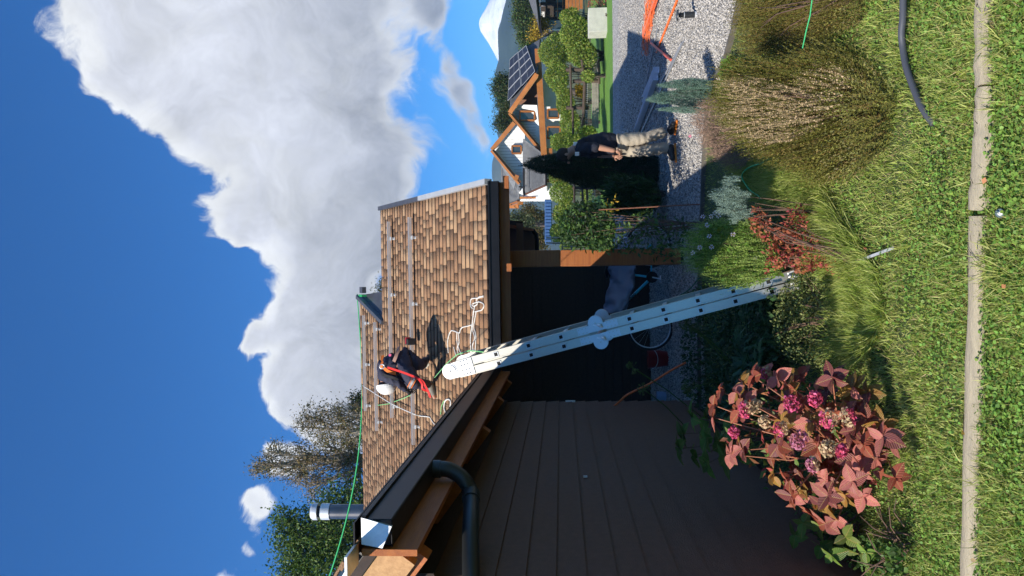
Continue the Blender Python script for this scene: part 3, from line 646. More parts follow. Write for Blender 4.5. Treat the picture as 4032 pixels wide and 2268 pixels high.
# ---- distant trees and hedges
def tree(name, label, cat, foot, D, blobs, n, size, m, tr=.12, bark=None, second=None, group=None, tmpl=LEAF2, hollow=.35, twigs=0, depth=1.0, fork=None):
    fb_ = W(foot[0], foot[1], D); fb_.z = 0; t = thing(name, label, cat, fb_, group)
    P = []; wts = np.array([b[2] ** 2 for b in blobs], float); wts /= wts.sum()
    ids = rng.choice(len(blobs), n, p=wts); u = rdirs(n); r_ = (hollow + (1 - hollow) * rng.uniform(0, 1, n)) ** .6 * rng.uniform(.72, 1.06, n)
    cen = np.array([np.array(W(b[0], b[1], D + (b[3] if len(b) > 3 else 0))) for b in blobs]); rad = np.array([b[2] / F * D for b in blobs])
    C = cen[ids] + u * (r_ * rad[ids])[:, None] * np.array([[1, depth, 1]])
    # clumps: pull leaves towards a few hundred twig ends
    nk = max(20, n // 30); kc = C[rng.integers(0, n, nk)]; pick = rng.integers(0, nk, n); C = kc[pick] + rng.normal(0, 1, (n, 3)) * (size * 1.7)
    S = rng.uniform(.6, 1.3, n)[:, None] * np.array([[size * .8, size, size]])
    V, Fc = merge(*tmpl, C, frames(rdirs(n, .1), rng.uniform(-1, 1, n)), S); tv = len(tmpl[0]); tf = len(tmpl[1])
    k = int(n * (second[1] if second else 0))
    stuff(npobj('crown', V[:(n - k) * tv], Fc[:(n - k) * tf], m, t))
    if k: stuff(npobj('crown', V[(n - k) * tv:], Fc[(n - k) * tf:] - (n - k) * tv, second[0], t))
    b = MB(); top = Vector(cen[np.argmax(cen[:, 2])]); fk = W(fork[0], fork[1], D) if fork else fb_.lerp(top, .45)
    b.tube([fb_, fb_.lerp(fk, .5) + Vector((.05, 0, 0)), fk, fk.lerp(top, .6), top], [tr * 1.15, tr, tr * .8, tr * .4, tr * .1], 10); b.build('trunk', bark or BK, t, smooth=True)
    bl = MB()
    for c, rr in zip(cen, rad):
        c = Vector(c); a = fb_.lerp(fk, random.uniform(.75, 1.0)) if c.z < fk.z + 1 else fk.lerp(top, random.uniform(0, .5)); md = a.lerp(c, .5) + Vector((0, 0, (c - a).length * .06)); bl.tube([a, md, c], [tr * .45, tr * .28, tr * .1], 6, False)
        for q in range(7 + twigs):
            e = c + Vector(rdirs(1, .25)[0]) * rr * random.uniform(.6, 1.0); s_ = md.lerp(c, random.random()); bl.tube([s_, s_.lerp(e, .5) + Vector((0, 0, rr * .08)), e], [tr * .16, tr * .1, tr * .03], 4, False)
            if twigs:
                for w_ in range(4):
                    e2 = e + Vector(rdirs(1, .2)[0]) * rr * .35; s3 = s_.lerp(e, random.uniform(.4, 1)); bl.tube([s3, e2], [tr * .06, tr * .02], 3, False)
    stuff(bl.build('limbs', bark or BK, t)); return t
G6 = leafm('tree_leaf_light', (.13, .19, .05)); GRY = leafm('leaf_autumn_brown', (.26, .19, .085), isl=.4)
tree('deciduous_tree', 'thin half bare tree with autumn leaves rising behind the roof, left of the chimney pipe', 'tree', (1700, 1830), 26,
     [(1050, 1830, 55), (1090, 1780, 60), (1130, 1850, 70), (1190, 1790, 75), (1190, 1880, 65), (1250, 1830, 85), (1300, 1760, 80), (1330, 1850, 90), (1380, 1720, 80), (1400, 1800, 90), (1420, 1900, 90), (1240, 1920, 60), (1010, 1850, 35)], 9500, .085, GRY, .16, BKL, (G5, .45), twigs=9, fork=(1330, 1800))
tree('deciduous_tree', 'sparse twiggy tree behind the roof ridge, nearest the white cloud', 'tree', (1700, 1700), 25,
     [(1190, 1680, 50), (1230, 1640, 55), (1300, 1620, 50), (1280, 1690, 60), (1340, 1660, 60), (1380, 1700, 70), (1410, 1620, 45), (1420, 1600, 35), (1330, 1600, 35)], 3400, .08, GRY, .11, BKL, (G5, .5), twigs=9, fork=(1400, 1700))
tree('evergreen_tree', 'dense dark green tree behind the stove pipe at the end of the roof', 'tree', (1700, 2120), 24,
     [(1130, 2060, 60), (1150, 2130, 75), (1220, 2080, 90), (1240, 2180, 100), (1160, 2230, 80), (1330, 2100, 100), (1320, 2220, 110), (1330, 1990, 80), (1410, 1950, 70), (1390, 2040, 80), (1200, 2300, 90), (1400, 2180, 100)], 21000, .115, G6, .2, BK, (G1, .45), fork=(1400, 2120))
tree('evergreen_tree', 'bushy tree top just showing over the middle of the roof ridge', 'tree', (1800, 1520), 26, [(1425, 1610, 40), (1400, 1570, 22), (1440, 1590, 40)], 2600, .08, G5, .12, BK)
tree('evergreen_tree', 'tip of a green tree peeping over the lower roof ridge', 'tree', (1800, 1150), 22, [(1500, 1150, 26), (1512, 1120, 22), (1510, 1180, 25)], 1500, .06, G5, .1, BK)
tree('broad_tree', 'tall dark tree growing behind the solar panels of the white house', 'tree', (2150, 370), 62,
     [(1965, 345, 28), (1975, 320, 25), (1985, 370, 38), (2000, 340, 36), (2010, 400, 30), (1975, 410, 20), (2030, 330, 35)], 14000, .15, G5, .3, BK, (G2, .5))
tree('broad_tree', 'thin leaning tree between the two gables of the white house', 'tree', (2150, 470), 60,
     [(1958, 480, 12), (1955, 495, 10), (1975, 470, 20), (1985, 500, 18), (2000, 455, 26), (1995, 430, 22), (1965, 470, 10)], 5000, .14, G5, .2, BK, (G2, .4), twigs=3)
for i, (bl_, lab) in enumerate([
    ([(2050, 20, 30), (2065, -20, 32), (2075, 30, 26), (2090, 5, 22)], 'dark green tree at the picture edge behind the grey neighbour roof'),
    ([(2045, 75, 22), (2060, 95, 24), (2075, 75, 24), (2050, 55, 20), (2092, 85, 20)], 'round green tree in front of the blue hill, middle of the row'),
    ([(2060, 135, 18), (2075, 150, 22), (2085, 125, 20), (2070, 170, 15), (2095, 175, 14)], 'green tree beside the roof with solar panels, left end of the row')]):
    tree('broad_tree', lab, 'tree', (2180, bl_[0][1]), 75, bl_, 9000, .17, G1, .3, BK, (G5, .45), 'trees in front of the blue hill')
tree('birch_tree', 'yellow leaved tree beside the grey neighbour roof', 'tree', (2190, 120), 46, [(2128, 90, 12), (2135, 110, 13), (2115, 125, 9), (2100, 145, 8), (2145, 100, 10), (2108, 155, 7)], 2400, .12, GY, .08, BK)
tree('olive_tree', 'loose grey green tree between the brown house and the white house', 'tree', (2260, 900), 38, [(2010, 880, 28), (2050, 920, 34), (2035, 850, 24), (2060, 960, 36), (2080, 880, 30), (1990, 845, 14), (1975, 880, 12)], 7000, .10, leafm('leaf_willow', (.13, .16, .08)), .12, BK, (G5, .4), twigs=2)
tree('shrub_tree', 'reddish olive tree behind the blue container', 'tree', (2260, 850), 42, [(2080, 840, 28), (2110, 860, 34), (2115, 920, 34), (2090, 900, 26), (2130, 960, 30), (2085, 820, 18)], 9000, .10, leafm('leaf_russet', (.13, .095, .04)), .12, BK, (G5, .4))
HED = [ # cx, cy, rx, ry, depth, label
 (2185, 200, 58, 70, 31, 'tall yellow green bush in front of the solar panel house'), (2195, 300, 48, 65, 30, 'yellow green bush below the orange beam of the white house'), (2265, 130, 60, 65, 28, 'round leafy bush beside the concrete planter'),
 (2290, 210, 55, 60, 28, 'dense bush spilling over the timber fence near the planter'), (2245, 70, 40, 40, 29, 'bush in front of the orange board fence'), (2225, 400, 34, 60, 31, 'bush behind the timber fence, in front of the white ground floor wall'),
 (2245, 480, 36, 55, 31, 'yellow green bush behind the fence, between two windows of the white house'), (2225, 560, 60, 42, 27, 'bush behind the standing man, on his right'), (2310, 545, 42, 55, 27, 'low spreading bush beside the hip of the standing man'),
 (2200, 690, 36, 45, 32, 'bush just left of the dark cypress tip'), (2215, 760, 50, 46, 31, 'yellow green bush behind the fence by the blue container'), (2225, 840, 48, 50, 31, 'bush in front of the middle of the blue container'),
 (2215, 920, 50, 42, 31, 'bush below the left end of the blue container'), (2315, 300, 26, 26, 27, 'small bush growing through the lower fence boards'), (2235, 970, 30, 26, 26, 'bush behind the white wooden gate'), (2310, 760, 22, 40, 30, 'pale shrub behind the lower rails of the left fence'), (2325, 230, 24, 60, 28, 'low foliage along the fence foot near the planter')]
for (cx, cy, rx, ry, D, lab) in HED:
    q = [(cx + rx * math.cos(a) * random.uniform(.85, 1.15), cy + ry * math.sin(a) * random.uniform(.85, 1.15)) for a in np.linspace(0, 2 * math.pi, 13)[:-1]]
    bt = W(2358, cy, D); bt.z = 0
    bush('garden_bush', lab, 'bush', q, D + .3, D - .3, int(rx * ry * 1.7), .085, G3, LEAF2, 2.2, bt, 14, BK, 'bushes along the far fence', .2, .02, .75, (G4, .38))
# golden shrub inside the fence
bush('golden_shrub', 'small golden yellow shrub behind the timber rails', 'shrub', [(2268, 335), (2300, 340), (2298, 385), (2272, 375)], 31, 31, 500, .13, GY, LEAF2, .8, W(2340, 360, 31), 5, BK, None, .3, .015)
# ---- dark cypress behind the standing man
CYP = [(2064, 652), (2120, 618), (2190, 606), (2300, 594), (2420, 588), (2540, 596), (2610, 625), (2612, 700), (2530, 745), (2420, 748), (2300, 735), (2200, 700), (2130, 676)]
cyt, _ = bush('cypress', 'tall dark green pointed cypress behind the standing man', 'conifer', CYP, 13.2, 13.0, 9000, .12, leafm('cypress_needles', (.02, .045, .022), trans=.08), FAN, .8, Vector((W(2600, 665, 13).x, 13.0, 0)), 10, BK, None, .4, .03, .8, dirf=fromb(.35, 1.0))
b = MB(); q = Vector((W(2600, 665, 13).x, 13.0, 0)); b.tube([q, q + UZ * 1.1, W(2100, 655, 13.1)], [.05, .035, .008], 7); b.build('trunk', BK, cyt)
bush('dark_shrub', 'dark strappy shrub in the shade left of the cypress', 'shrub', [(2400, 700), (2460, 690), (2590, 720), (2610, 800), (2520, 860), (2420, 840), (2390, 760)], 12.4, 12.0, 2600, .16, G2, BLADE, .7, None, 8, BK, None, .8, .012, .16)
# ---- small conifer on the gravel edge
CO = [[(2552, 392), (2600, 365), (2700, 350), (2800, 345), (2815, 400), (2740, 425), (2640, 410), (2590, 405)], [(2596, 336), (2650, 318), (2730, 308), (2810, 318), (2812, 352), (2700, 352), (2630, 345)], [(2592, 430), (2640, 420), (2720, 420), (2790, 425), (2790, 446), (2700, 444), (2630, 438)]]
cb = Vector((W(2815, 380, 8.1).x, 8.1, .0)); hold = thing('dwarf_conifer', 'small blue green dwarf conifer with several pointed tips at the gravel edge', 'conifer', cb)
for i, q in enumerate(CO): bush('', '', '', q, 8.15 - .05 * i, 8.05 - .05 * i, (2600, 1500, 700)[i], .05, GB, FAN, .22, cb, 3, TW, dirf=fromb(.25, 1.0), hold=hold, stem_r=.008)
# ---- heathers
HE1 = [(2868, 330), (2900, 255), (2990, 225), (3100, 240), (3300, 190), (3440, 250), (3560, 400), (3530, 540), (3440, 640), (3280, 690), (3120, 640), (2980, 570), (2900, 500), (2862, 420)]
m_h1 = leafm('heather_green', (.17, .165, .035), isl=.55); m_h2 = leafm('heather_faded_flower', (.44, .32, .18), isl=.35, hue=.01, trans=.1); m_h3 = leafm('heather_brown', (.19, .14, .04), isl=.5)
h1b = W(3430, 400, 4.25); h1b.z = 0
ht, _ = bush('heather', 'large heather bush with faded pinkish flower spikes, left of the black hose', 'heather', HE1, 5.4, 3.95, 4600, .17, m_h1, SPR, .5, h1b, 40, TW, 'heather bushes', dirf=fromb(.8, .75), second=(m_h3, .22), stem_r=.005)
bush('', '', '', [(2870, 330), (2960, 300), (3150, 330), (3330, 260), (3380, 330), (3260, 480), (3130, 560), (2990, 560), (2900, 500)], 5.15, 4.15, 800, .13, m_h2, SPR2, .5, h1b, 0, hold=ht, dirf=fromb(.8, .75), part='flower_spikes')
HE2 = [(2918, -150), (2925, 60), (2945, 180), (3000, 230), (3140, 200), (3260, 190), (3380, 120), (3500, 60), (3540, -150)]
h2b = W(3450, -40, 4.3); h2b.z = 0
bush('heather', 'brownish olive heather bush behind the large faded one, cut by the picture edge', 'heather', HE2, 6.2, 4.1, 3600, .15, m_h3, SPR, .5, h2b, 30, TW, 'heather bushes', dirf=fromb(.8, .75), second=(m_h1, .55), stem_r=.005)
HE3 = [(2745, 470), (2780, 400), (2840, 390), (2900, 430), (2990, 480), (2990, 600), (2940, 650), (2850, 640), (2790, 580)]
h3b = W(2960, 540, 6.4); h3b.z = 0
bush('heather', 'dried out grey brown heather partly in shadow beside the dwarf conifer', 'heather', HE3, 7.3, 6.4, 1900, .12, mat('dry_twig', (.26, .17, .12), .9, island=.4), SPR2, .5, h3b, 60, TW, 'heather bushes', dirf=fromb(.8, .6), stem_r=.004)
# low leafy perennials with pale daisies
PR = [(2845, 260), (2870, 230), (2960, 240), (3010, 300), (3010, 380), (2960, 400), (2890, 390), (2850, 330)]
prt, _ = bush('perennial_patch', 'low patch of bright green broad leaves between conifer and heather', 'plants', PR, 7.2, 6.3, 900, .075, G4, LEAF, .2, None, 0, upb=.9)
def daisy(px, py, D, r_, m, lab=None, hold=None, group='pale daisy flowers in the bed'):
    c = W(px, py, D); b = MB(); nrm = (Vector((0, -1, .5)) + Vector(rdirs(1)[0]) * .5).normalized(); d, s_, u = ortho(nrm)
    for k in range(7):
        a = 2 * math.pi * k / 7 + random.uniform(-.3, .3); e = s_ * math.cos(a) + u * math.sin(a); f_ = s_ * -math.sin(a) + u * math.cos(a); b.poly([c + e * r_ * .2, c + e * r_ * .75 + f_ * r_ * .2, c + e * r_ + nrm * r_ * .1, c + e * r_ * .75 - f_ * r_ * .2])
    o = stuff(b.build('flower', m, hold)); b = MB(); b.ball(c, r_ * .22, nu=8, nv=5); b.build('flower_centre', GY, o if hold is None else hold)
    return o
m_pet = mat('pale_petal', (.62, .52, .64), .6, trans=.2); m_petw = mat('white_petal', (.75, .62, .58), .6, trans=.2)
for px, py in ((2828, 310), (2880, 330), (2905, 315)): daisy(px, py, 7.0, .022, m_petw, hold=prt)
# silver blue artemisia
AR = [(2803, 775), (2840, 735), (2858, 762), (2866, 700), (2922, 692), (2918, 742), (2968, 760), (2940, 800), (2975, 850), (2925, 862), (2898, 884), (2880, 835), (2846, 846), (2838, 800)]
bush('wormwood', 'feathery blue green shrub at the shadow edge above the red barberry', 'shrub', AR, 5.05, 4.8, 700, .05, leafm('wormwood_leaf', (.22, .30, .24), isl=.3, hue=.01), FAN, .3, W(3080, 830, 4.85), 6, TW, dirf=fromb(.5, .6), stem_r=.004)
# flowering marguerite / rosemary
RS = [(2715, 985), (2745, 930), (2790, 880), (2900, 870), (2990, 880), (3060, 960), (3090, 1030), (3080, 1080), (2980, 1125), (2880, 1130), (2800, 1090), (2745, 1040)]
rsb = W(3090, 1030, 5.4); rsb.z = 0
rst, _ = bush('flowering_shrub', 'bright green rosemary like shrub with pale daisies beside the foot of the ladder', 'shrub', RS, 5.75, 5.3, 1900, .14, leafm('rosemary_leaf', (.30, .40, .10), isl=.45), ROSM, .5, rsb, 30, TW, dirf=fromb(.6, .9), second=(G4, .3), stem_r=.004)
bush('', '', '', RS, 5.7, 5.3, 1500, .045, G4, LEAF2, .45, rsb, 0, hold=rst)
for px, py, mm in ((2768, 853, m_pet), (2793, 930, m_pet), (2815, 838, m_petw), (2829, 850, m_petw), (2833, 836, m_petw), (2800, 852, m_petw), (2802, 973, m_pet), (2756, 975, m_pet), (2886, 923, m_pet), (2784, 886, m_pet), (2972, 1015, m_petw), (2728, 996, m_petw)): daisy(px, py, 5.35, .019, mm, hold=rst)
# red barberry
BA = [(2945, 850), (2985, 800), (3030, 860), (3070, 900), (3120, 805), (3170, 815), (3180, 900), (3240, 940), (3330, 945), (3430, 985), (3415, 1060), (3300, 1095), (3230, 1050), (3160, 1085), (3100, 1040), (3020, 1085), (3000, 1010), (3040, 960), (2965, 930)]
bab = W(3400, 1010, 4.25); bab.z = 0
bat, _ = bush('barberry', 'red and copper leaved barberry shrub arching over the lawn by the ladder foot', 'shrub', BA, 5.2, 4.3, 1700, .032, GR_, LEAF2, .3, bab, 18, TW, stem_r=.005, upb=.4, second=(leafm('leaf_copper', (.30, .10, .05), isl=.4, hue=.02), .45))
# cotoneaster
CT = [(3040, 1270), (3070, 1150), (3130, 1070), (3230, 1080), (3290, 1130), (3310, 1250), (3300, 1390), (3210, 1450), (3100, 1410), (3050, 1340)]
bush('cotoneaster', 'small leaved green shrub growing between ladder foot and red hydrangea', 'shrub', CT, 5.3, 4.7, 5200, .02, leafm('cotoneaster_leaf', (.19, .22, .07), isl=.45), LEAF2, .45, W(3300, 1260, 4.7), 40, TW, upb=.3, stem_r=.004, second=(G2, .3))
# fern, agapanthus and undergrowth in the shade
def strap_clump(name, label, base, n, ln, wd, m, cat='plant', spread=.8):
    t = thing(name, label, cat, base); b = MB()
    for i in range(n):
        a = random.uniform(0, 6.28); l = ln * random.uniform(.6, 1.1); dx = Vector((math.cos(a), math.sin(a), 0)); sd = Vector((-dx.y, dx.x, 0)); sp_ = spread * random.uniform(.4, 1.1); P = []
        for k in range(6):
            s_ = k / 5; P.append(base + dx * (l * sp_ * s_ ** 1.2) + UZ * (l * (s_ * 1.1 - .75 * s_ ** 2.4)))
        wv = [wd * q for q in (.7, 1, 1, .9, .6, .05)]
        V = [p + sd * w_ * .5 * s for p, w_ in zip(P, wv) for s in (-1, 1)]; b.add(V, [(2 * k, 2 * k + 1, 2 * k + 3, 2 * k + 2) for k in range(5)])
    stuff(b.build('leaves', m, t)); return t
m_ag = leafm('agapanthus_leaf', (.05, .12, .05), isl=.35, trans=.15)
ag = strap_clump('agapanthus', 'dark strap leaved agapanthus with green seed heads in the shade by the wall', W(2900, 1420, 6.2) * 1 - UZ * W(2900, 1420, 6.2).z, 90, .55, .03, m_ag)
strap_clump('agapanthus', 'second clump of dark strap leaves nearest the house wall', Vector((W(2850, 1590, 6.6).x, 6.9, 0)), 60, .5, .03, m_ag)
def seedhead(px, py, D, r_, foot, hold):
    c = W(px, py, D); b = MB()
    for d in rdirs(42, .3):
        d = Vector(d); b.tube([c, c + d * r_ * .75], .0012, 3, False); b.tube([c + d * r_ * .7, c + d * r_ * .85, c + d * r_ * 1.05], [.003, .006, .002], 5, False)
    o = stuff(b.build('seed_head', leafm('seed_green', (.10, .13, .035), isl=.3, trans=.1), hold)); f_ = W(*foot); f_.z = max(f_.z, 0); b = MB(); b.tube([f_, f_.lerp(c, .5) + Vector((.02, 0, 0)), c], .005, 5); b.build('stalk', G1, hold)
seedhead(2490, 1447, 6.3, .055, (2760, 1640, 6.6), ag); seedhead(2535, 1532, 6.3, .055, (2700, 1680, 6.6), ag); seedhead(2745, 1300, 6.0, .06, (2880, 1430, 6.1), ag); seedhead(2720, 1530, 5.9, .07, (2880, 1500, 6.2), ag)
seedhead(2700, 1275, 6.1, .055, (2860, 1420, 6.1), ag)
def fern(name, label, base, n, ln):
    t = thing(name, label, 'fern', base)
    for i in range(n):
        b = MB(); a = 6.28 * i / n + random.uniform(-.3, .3); dx = Vector((math.cos(a), math.sin(a), 0)); sd = Vector((-dx.y, dx.x, 0)); l = ln * random.uniform(.75, 1.1); last = None
        for k in range(1, 20):
            s_ = k / 19; p = base + dx * (l * s_ * .75) + UZ * (l * (1.0 * s_ - .55 * s_ * s_)); w_ = l * .24 * math.sin(math.pi * min(1, s_ * .9 + .12)) ** .8
            for s in (-1, 1):
                e = p + sd * s * w_ + dx * w_ * .35 - UZ * w_ * .2; h_ = dx * l * .022; b.add([p - h_, p + h_, e], [(0, 1, 2)])
        stuff(b.build('frond', m_fern, t))
m_fern = leafm('fern_leaf', (.08, .18, .055), isl=.25, trans=.2)
fern('fern', 'green fern standing in the shade beside the lower ladder', Vector((W(3010, 1290, 5.9).x, 5.9, 0)), 11, .6)
fern('fern', 'smaller dark fern behind the red hydrangea', Vector((W(2980, 1390, 6.3).x, 6.1, 0)), 9, .5)
X, Y = pxsample([(2700, 1160), (2760, 1120), (3060, 1130), (3080, 1400), (2990, 1500), (2900, 1640), (2760, 1620), (2680, 1500), (2690, 1300)], 5200)
Cg = np.array([tuple(G(a, c_, random.uniform(.03, .22))) for a, c_ in zip(X, Y)]); V, Fc = merge(*LEAF2, Cg, frames(rdirs(len(X), .8)), rng.uniform(.02, .06, len(X)))
stuff(npobj('undergrowth', V, Fc, G2))
X, Y = pxsample([(2760, 1720), (3000, 1880), (3250, 2080), (3560, 2150), (3560, 2300), (3480, 2300), (3200, 2140), (2950, 1960), (2700, 1800)], 2600)
Cg = np.array([tuple(G(a, c_, random.uniform(.02, .16))) for a, c_ in zip(X, Y)]); V, Fc = merge(*LEAF2, Cg, frames(rdirs(len(X), .8)), rng.uniform(.015, .045, len(X)))
stuff(npobj('undergrowth', V, Fc, G1))
# big leaf plants: hydrangeas, each large leaf a part
def big_leaf_mesh(name, seed):
    rg = np.random.default_rng(seed); n = 7; V = []; Fc = []; cup = rg.uniform(.12, .35); arch = rg.uniform(.1, .45)
    for i in range(n + 1):
        s_ = i / n; w_ = .36 * math.sin(math.pi * s_ ** .8) ** .85 * (1 - .15 * s_) if 0 < s_ < 1 else 0.004
        z0 = -arch * s_ * s_ * .6 + .05 * s_
        for j, q in enumerate((-1, -.5, 0, .5, 1)):
            V.append((q * w_, s_ + (0.02 * (i % 2) if abs(q) == 1 else 0) - .05 * abs(q), z0 + cup * abs(q) * w_ + (.018 * (1 if i % 2 else -1) if abs(q) == .5 else 0)))
    for i in range(n):
        for j in range(4): Fc.append((i * 5 + j, i * 5 + j + 1, (i + 1) * 5 + j + 1, (i + 1) * 5 + j))
    return V, Fc
def hyd_mat(name, c, c2): 
    m = mat(name, c, .5, col2=c2, vscale=2.2, objrand=.30, trans=.22, spec=.4); t = m.node_tree; lk = t.links; p = t.nodes['Principled BSDF']
    # side veins and midrib, drawn in the leaf's own coordinates, as colour and relief
    tcn = t.nodes.new('ShaderNodeTexCoord'); sp = t.nodes.new('ShaderNodeSeparateXYZ'); lk.new(tcn.outputs['Object'], sp.inputs[0])
    def mm(op, a, b=None):
        n = t.nodes.new('ShaderNodeMath'); n.operation = op
        for i, v in enumerate((a, b)):
            if v is None: continue
            if isinstance(v, (int, float)): n.inputs[i].default_value = v
            else: lk.new(v, n.inputs[i])
        return n.outputs[0]
    ax = mm('ABSOLUTE', sp.outputs[0]); ph_ = mm('SINE', mm('MULTIPLY', mm('SUBTRACT', sp.outputs[1], mm('MULTIPLY', ax, .9)), 58.0)); vein = mm('MULTIPLY', mm('ADD', ph_, 1.0), .5); rib = mm('LESS_THAN', ax, .018)
    src = p.inputs['Base Color'].links[0].from_socket; mxn = t.nodes.new('ShaderNodeMix'); mxn.data_type = 'RGBA'; mxn.blend_type = 'MULTIPLY'; mxn.inputs[0].default_value = 1; lk.new(src, mxn.inputs[6])
    cr = t.nodes.new('ShaderNodeMapRange'); lk.new(vein, cr.inputs[0]); cr.inputs[3].default_value = .86; cr.inputs[4].default_value = 1.12; cm = t.nodes.new('ShaderNodeCombineColor'); [lk.new(cr.outputs[0], cm.inputs[i]) for i in range(3)]; lk.new(cm.outputs[0], mxn.inputs[7])
    m3 = t.nodes.new('ShaderNodeMix'); m3.data_type = 'RGBA'; lk.new(mm('MULTIPLY', rib, .6), m3.inputs[0]); lk.new(mxn.outputs[2], m3.inputs[6]); m3.inputs[7].default_value = (.42, .28, .10, 1); lk.new(m3.outputs[2], p.inputs['Base Color'])
    bp = t.nodes.new('ShaderNodeBump'); bp.inputs['Strength'].default_value = .35; bp.inputs['Distance'].default_value = .03; lk.new(vein, bp.inputs['Height']); lk.new(bp.outputs[0], p.inputs['Normal']); return m
HR = [hyd_mat('hydrangea_leaf_red', (.36, .075, .05), (.22, .07, .03)), hyd_mat('hydrangea_leaf_pink', (.52, .20, .16), (.36, .10, .08)), hyd_mat('hydrangea_leaf_copper', (.38, .14, .035), (.20, .16, .03)), hyd_mat('hydrangea_leaf_purple', (.15, .04, .05), (.20, .06, .04))]
HG = [hyd_mat('hydrangea_leaf_green', (.10, .20, .03), (.16, .24, .03)), hyd_mat('hydrangea_leaf_lime', (.14, .17, .02), (.08, .12, .02))]
LM = {}
for mm in HR + HG:
    for k in range(3):
        V, Fc = big_leaf_mesh('leaf', k + 1); me = npmesh('leaf', V, Fc); me.materials.append(mm); me.polygons.foreach_set('use_smooth', np.ones(len(me.polygons), bool)); LM[(mm.name, k)] = me
def put_leaf(t, c, d, size, mm, upn=None):
    o = bpy.data.objects.new('leaf', LM[(mm.name, random.randrange(3))]); COL.objects.link(o); o.parent = t
    y = d.normalized(); z = (Vector((-.25, -.45, 1)) + Vector(rdirs(1)[0]) * .5) if upn is None else upn; x = y.cross(z).normalized(); z = x.cross(y)
    M = Matrix((x, y, z)).transposed().to_4x4(); o.matrix_local = Matrix.Translation(Vector(c) - ORG[t.name]) @ M @ Matrix.Scale(size, 4)
def hydrangea(t, base, poly, D0, D1, nr, mats, size, thick=.25, wts=None, seedpts=(), stem_m=None, nl=(4, 6)):
    xs = [p[0] for p in poly]; X, Y = pxsample(poly, nr * 6); pts = [(a, c_, True) for a, c_ in seedpts]
    for a, c_ in zip(X, Y):
        if len(pts) >= nr + len(seedpts): break
        if all((a - p[0]) ** 2 + (c_ - p[1]) ** 2 > (size * F / 4.1 * .62) ** 2 for p in pts): pts.append((a, c_, False))
    sb = MB()
    for a, c_, _ in pts:
        D = float(np.interp(a, [min(xs), max(xs)], [D0, D1])) + random.uniform(-.5, .5) * thick; c = W(a, c_, D); c.z = max(c.z, .08)
        out = (c - base - UZ * .25).normalized(); ax = (out * .7 + Vector((0, -.25, .6))).normalized(); d0, s_, u = ortho(ax, Vector((.2, .1, 1))); k = random.randint(*nl); a0 = random.uniform(0, 6.28)
        mm = random.choices(mats, wts)[0]
        for i in range(k):
            an = a0 + 6.28 * i / k + random.uniform(-.25, .25); e = s_ * math.cos(an) + u * math.sin(an)
            put_leaf(t, c, (e + ax * random.uniform(.0, .55) - UZ * .25), size * random.uniform(.72, 1.2), mm if random.random() < .75 else random.choice(mats))
        m_ = base.lerp(c, .5) + Vector(rng.normal(0, .03, 3)) + UZ * .05; sb.tube([base + Vector((random.uniform(-.08, .08), random.uniform(-.08, .08), 0)), m_, c], [.006, .0045, .003], 6, False)
    stuff(sb.build('stems', stem_m or RED_ST, t)); return pts
hb = Vector((W(3380, 1790, 4.15).x, 4.2, 0)); hyt = thing('red_hydrangea', 'hydrangea bush with large red autumn leaves and faded pink flower heads', 'hydrangea', hb)
HY = [(2800, 1590), (2860, 1500), (2960, 1440), (3150, 1440), (3300, 1480), (3440, 1560), (3560, 1700), (3600, 1800), (3540, 1900), (3480, 1990), (3260, 2080), (3130, 2020), (3080, 1940), (2940, 1860), (2840, 1830), (2800, 1700)]
hydrangea(hyt, hb, HY, 4.55, 3.68, 60, HR, .092, .42, (4, 4, 3, 2))
bush('', '', '', [(a + (3180 - a) * .14, c_ + (1760 - c_) * .14) for a, c_ in HY], 4.65, 3.9, 520, .06, leafm('hydrangea_small_leaf', (.30, .085, .05), isl=.5, hue=.03), LEAF, .35, hb, 0, hold=hyt, second=(leafm('hydrangea_inner_green', (.10, .15, .03), isl=.4), .35), upb=.6)
m_fp = leafm('hydrangea_petal_pink', (.60, .10, .19), isl=.35, hue=.02, trans=.2); m_fb = leafm('hydrangea_petal_faded', (.55, .40, .24), isl=.3, trans=.2); m_fm = leafm('hydrangea_petal_mauve', (.52, .20, .27), isl=.3, trans=.2)
def flowerhead(px, py, D, r_, m, m2=None, hold=hyt):
    c = W(px, py, D); n = 170; d = rdirs(n, .1); C = np.array(c)[None] + d * r_ * rng.uniform(.6, 1.0, (n, 1)) * np.array([[1, .75, .85]])
    fr = frames(np.cross(d, rng.normal(0, 1, (n, 3)))); k = n if m2 is None else int(n * .55)
    order_ = np.argsort(C @ np.array([.3, 0, -.8])); C = C[order_]; fr = fr[order_]
    V, Fc = merge(LEAF2[0], LEAF2[1], C, fr, np.repeat(rng.uniform(.014, .022, n)[:, None], 3, 1) * np.array([[1.3, 1, 1]]))
    stuff(npobj('flower_head', V[:k * 4], Fc[:k * 2], m, hold))
    if k < n: stuff(npobj('flower_head', V[k * 4:], Fc[k * 2:] - k * 4, m2, hold))
for q in ((2935, 1612, 4.1, .05, m_fp, m_fb), (2975, 1600, 4.12, .04, m_fb, None), (3118, 1590, 4.0, .05, m_fp, None), (3150, 1735, 3.9, .055, m_fm, None), (3265, 1650, 3.82, .055, m_fp, m_fb), (3340, 1640, 3.78, .05, m_fb, m_fp), (3262, 1765, 3.75, .05, m_fb, None), (3312, 1775, 3.74, .035, m_fp, None), (3015, 1472, 4.45, .045, m_fp, m_fb), (3010, 1660, 4.1, .035, m_fb, None), (3075, 1690, 3.95, .045, m_fp, m_fb), (3210, 1570, 3.95, .045, m_fp, None), (3200, 1830, 3.8, .04, m_fm, m_fb), (2890, 1700, 4.2, .035, m_fp, None)): flowerhead(*q)
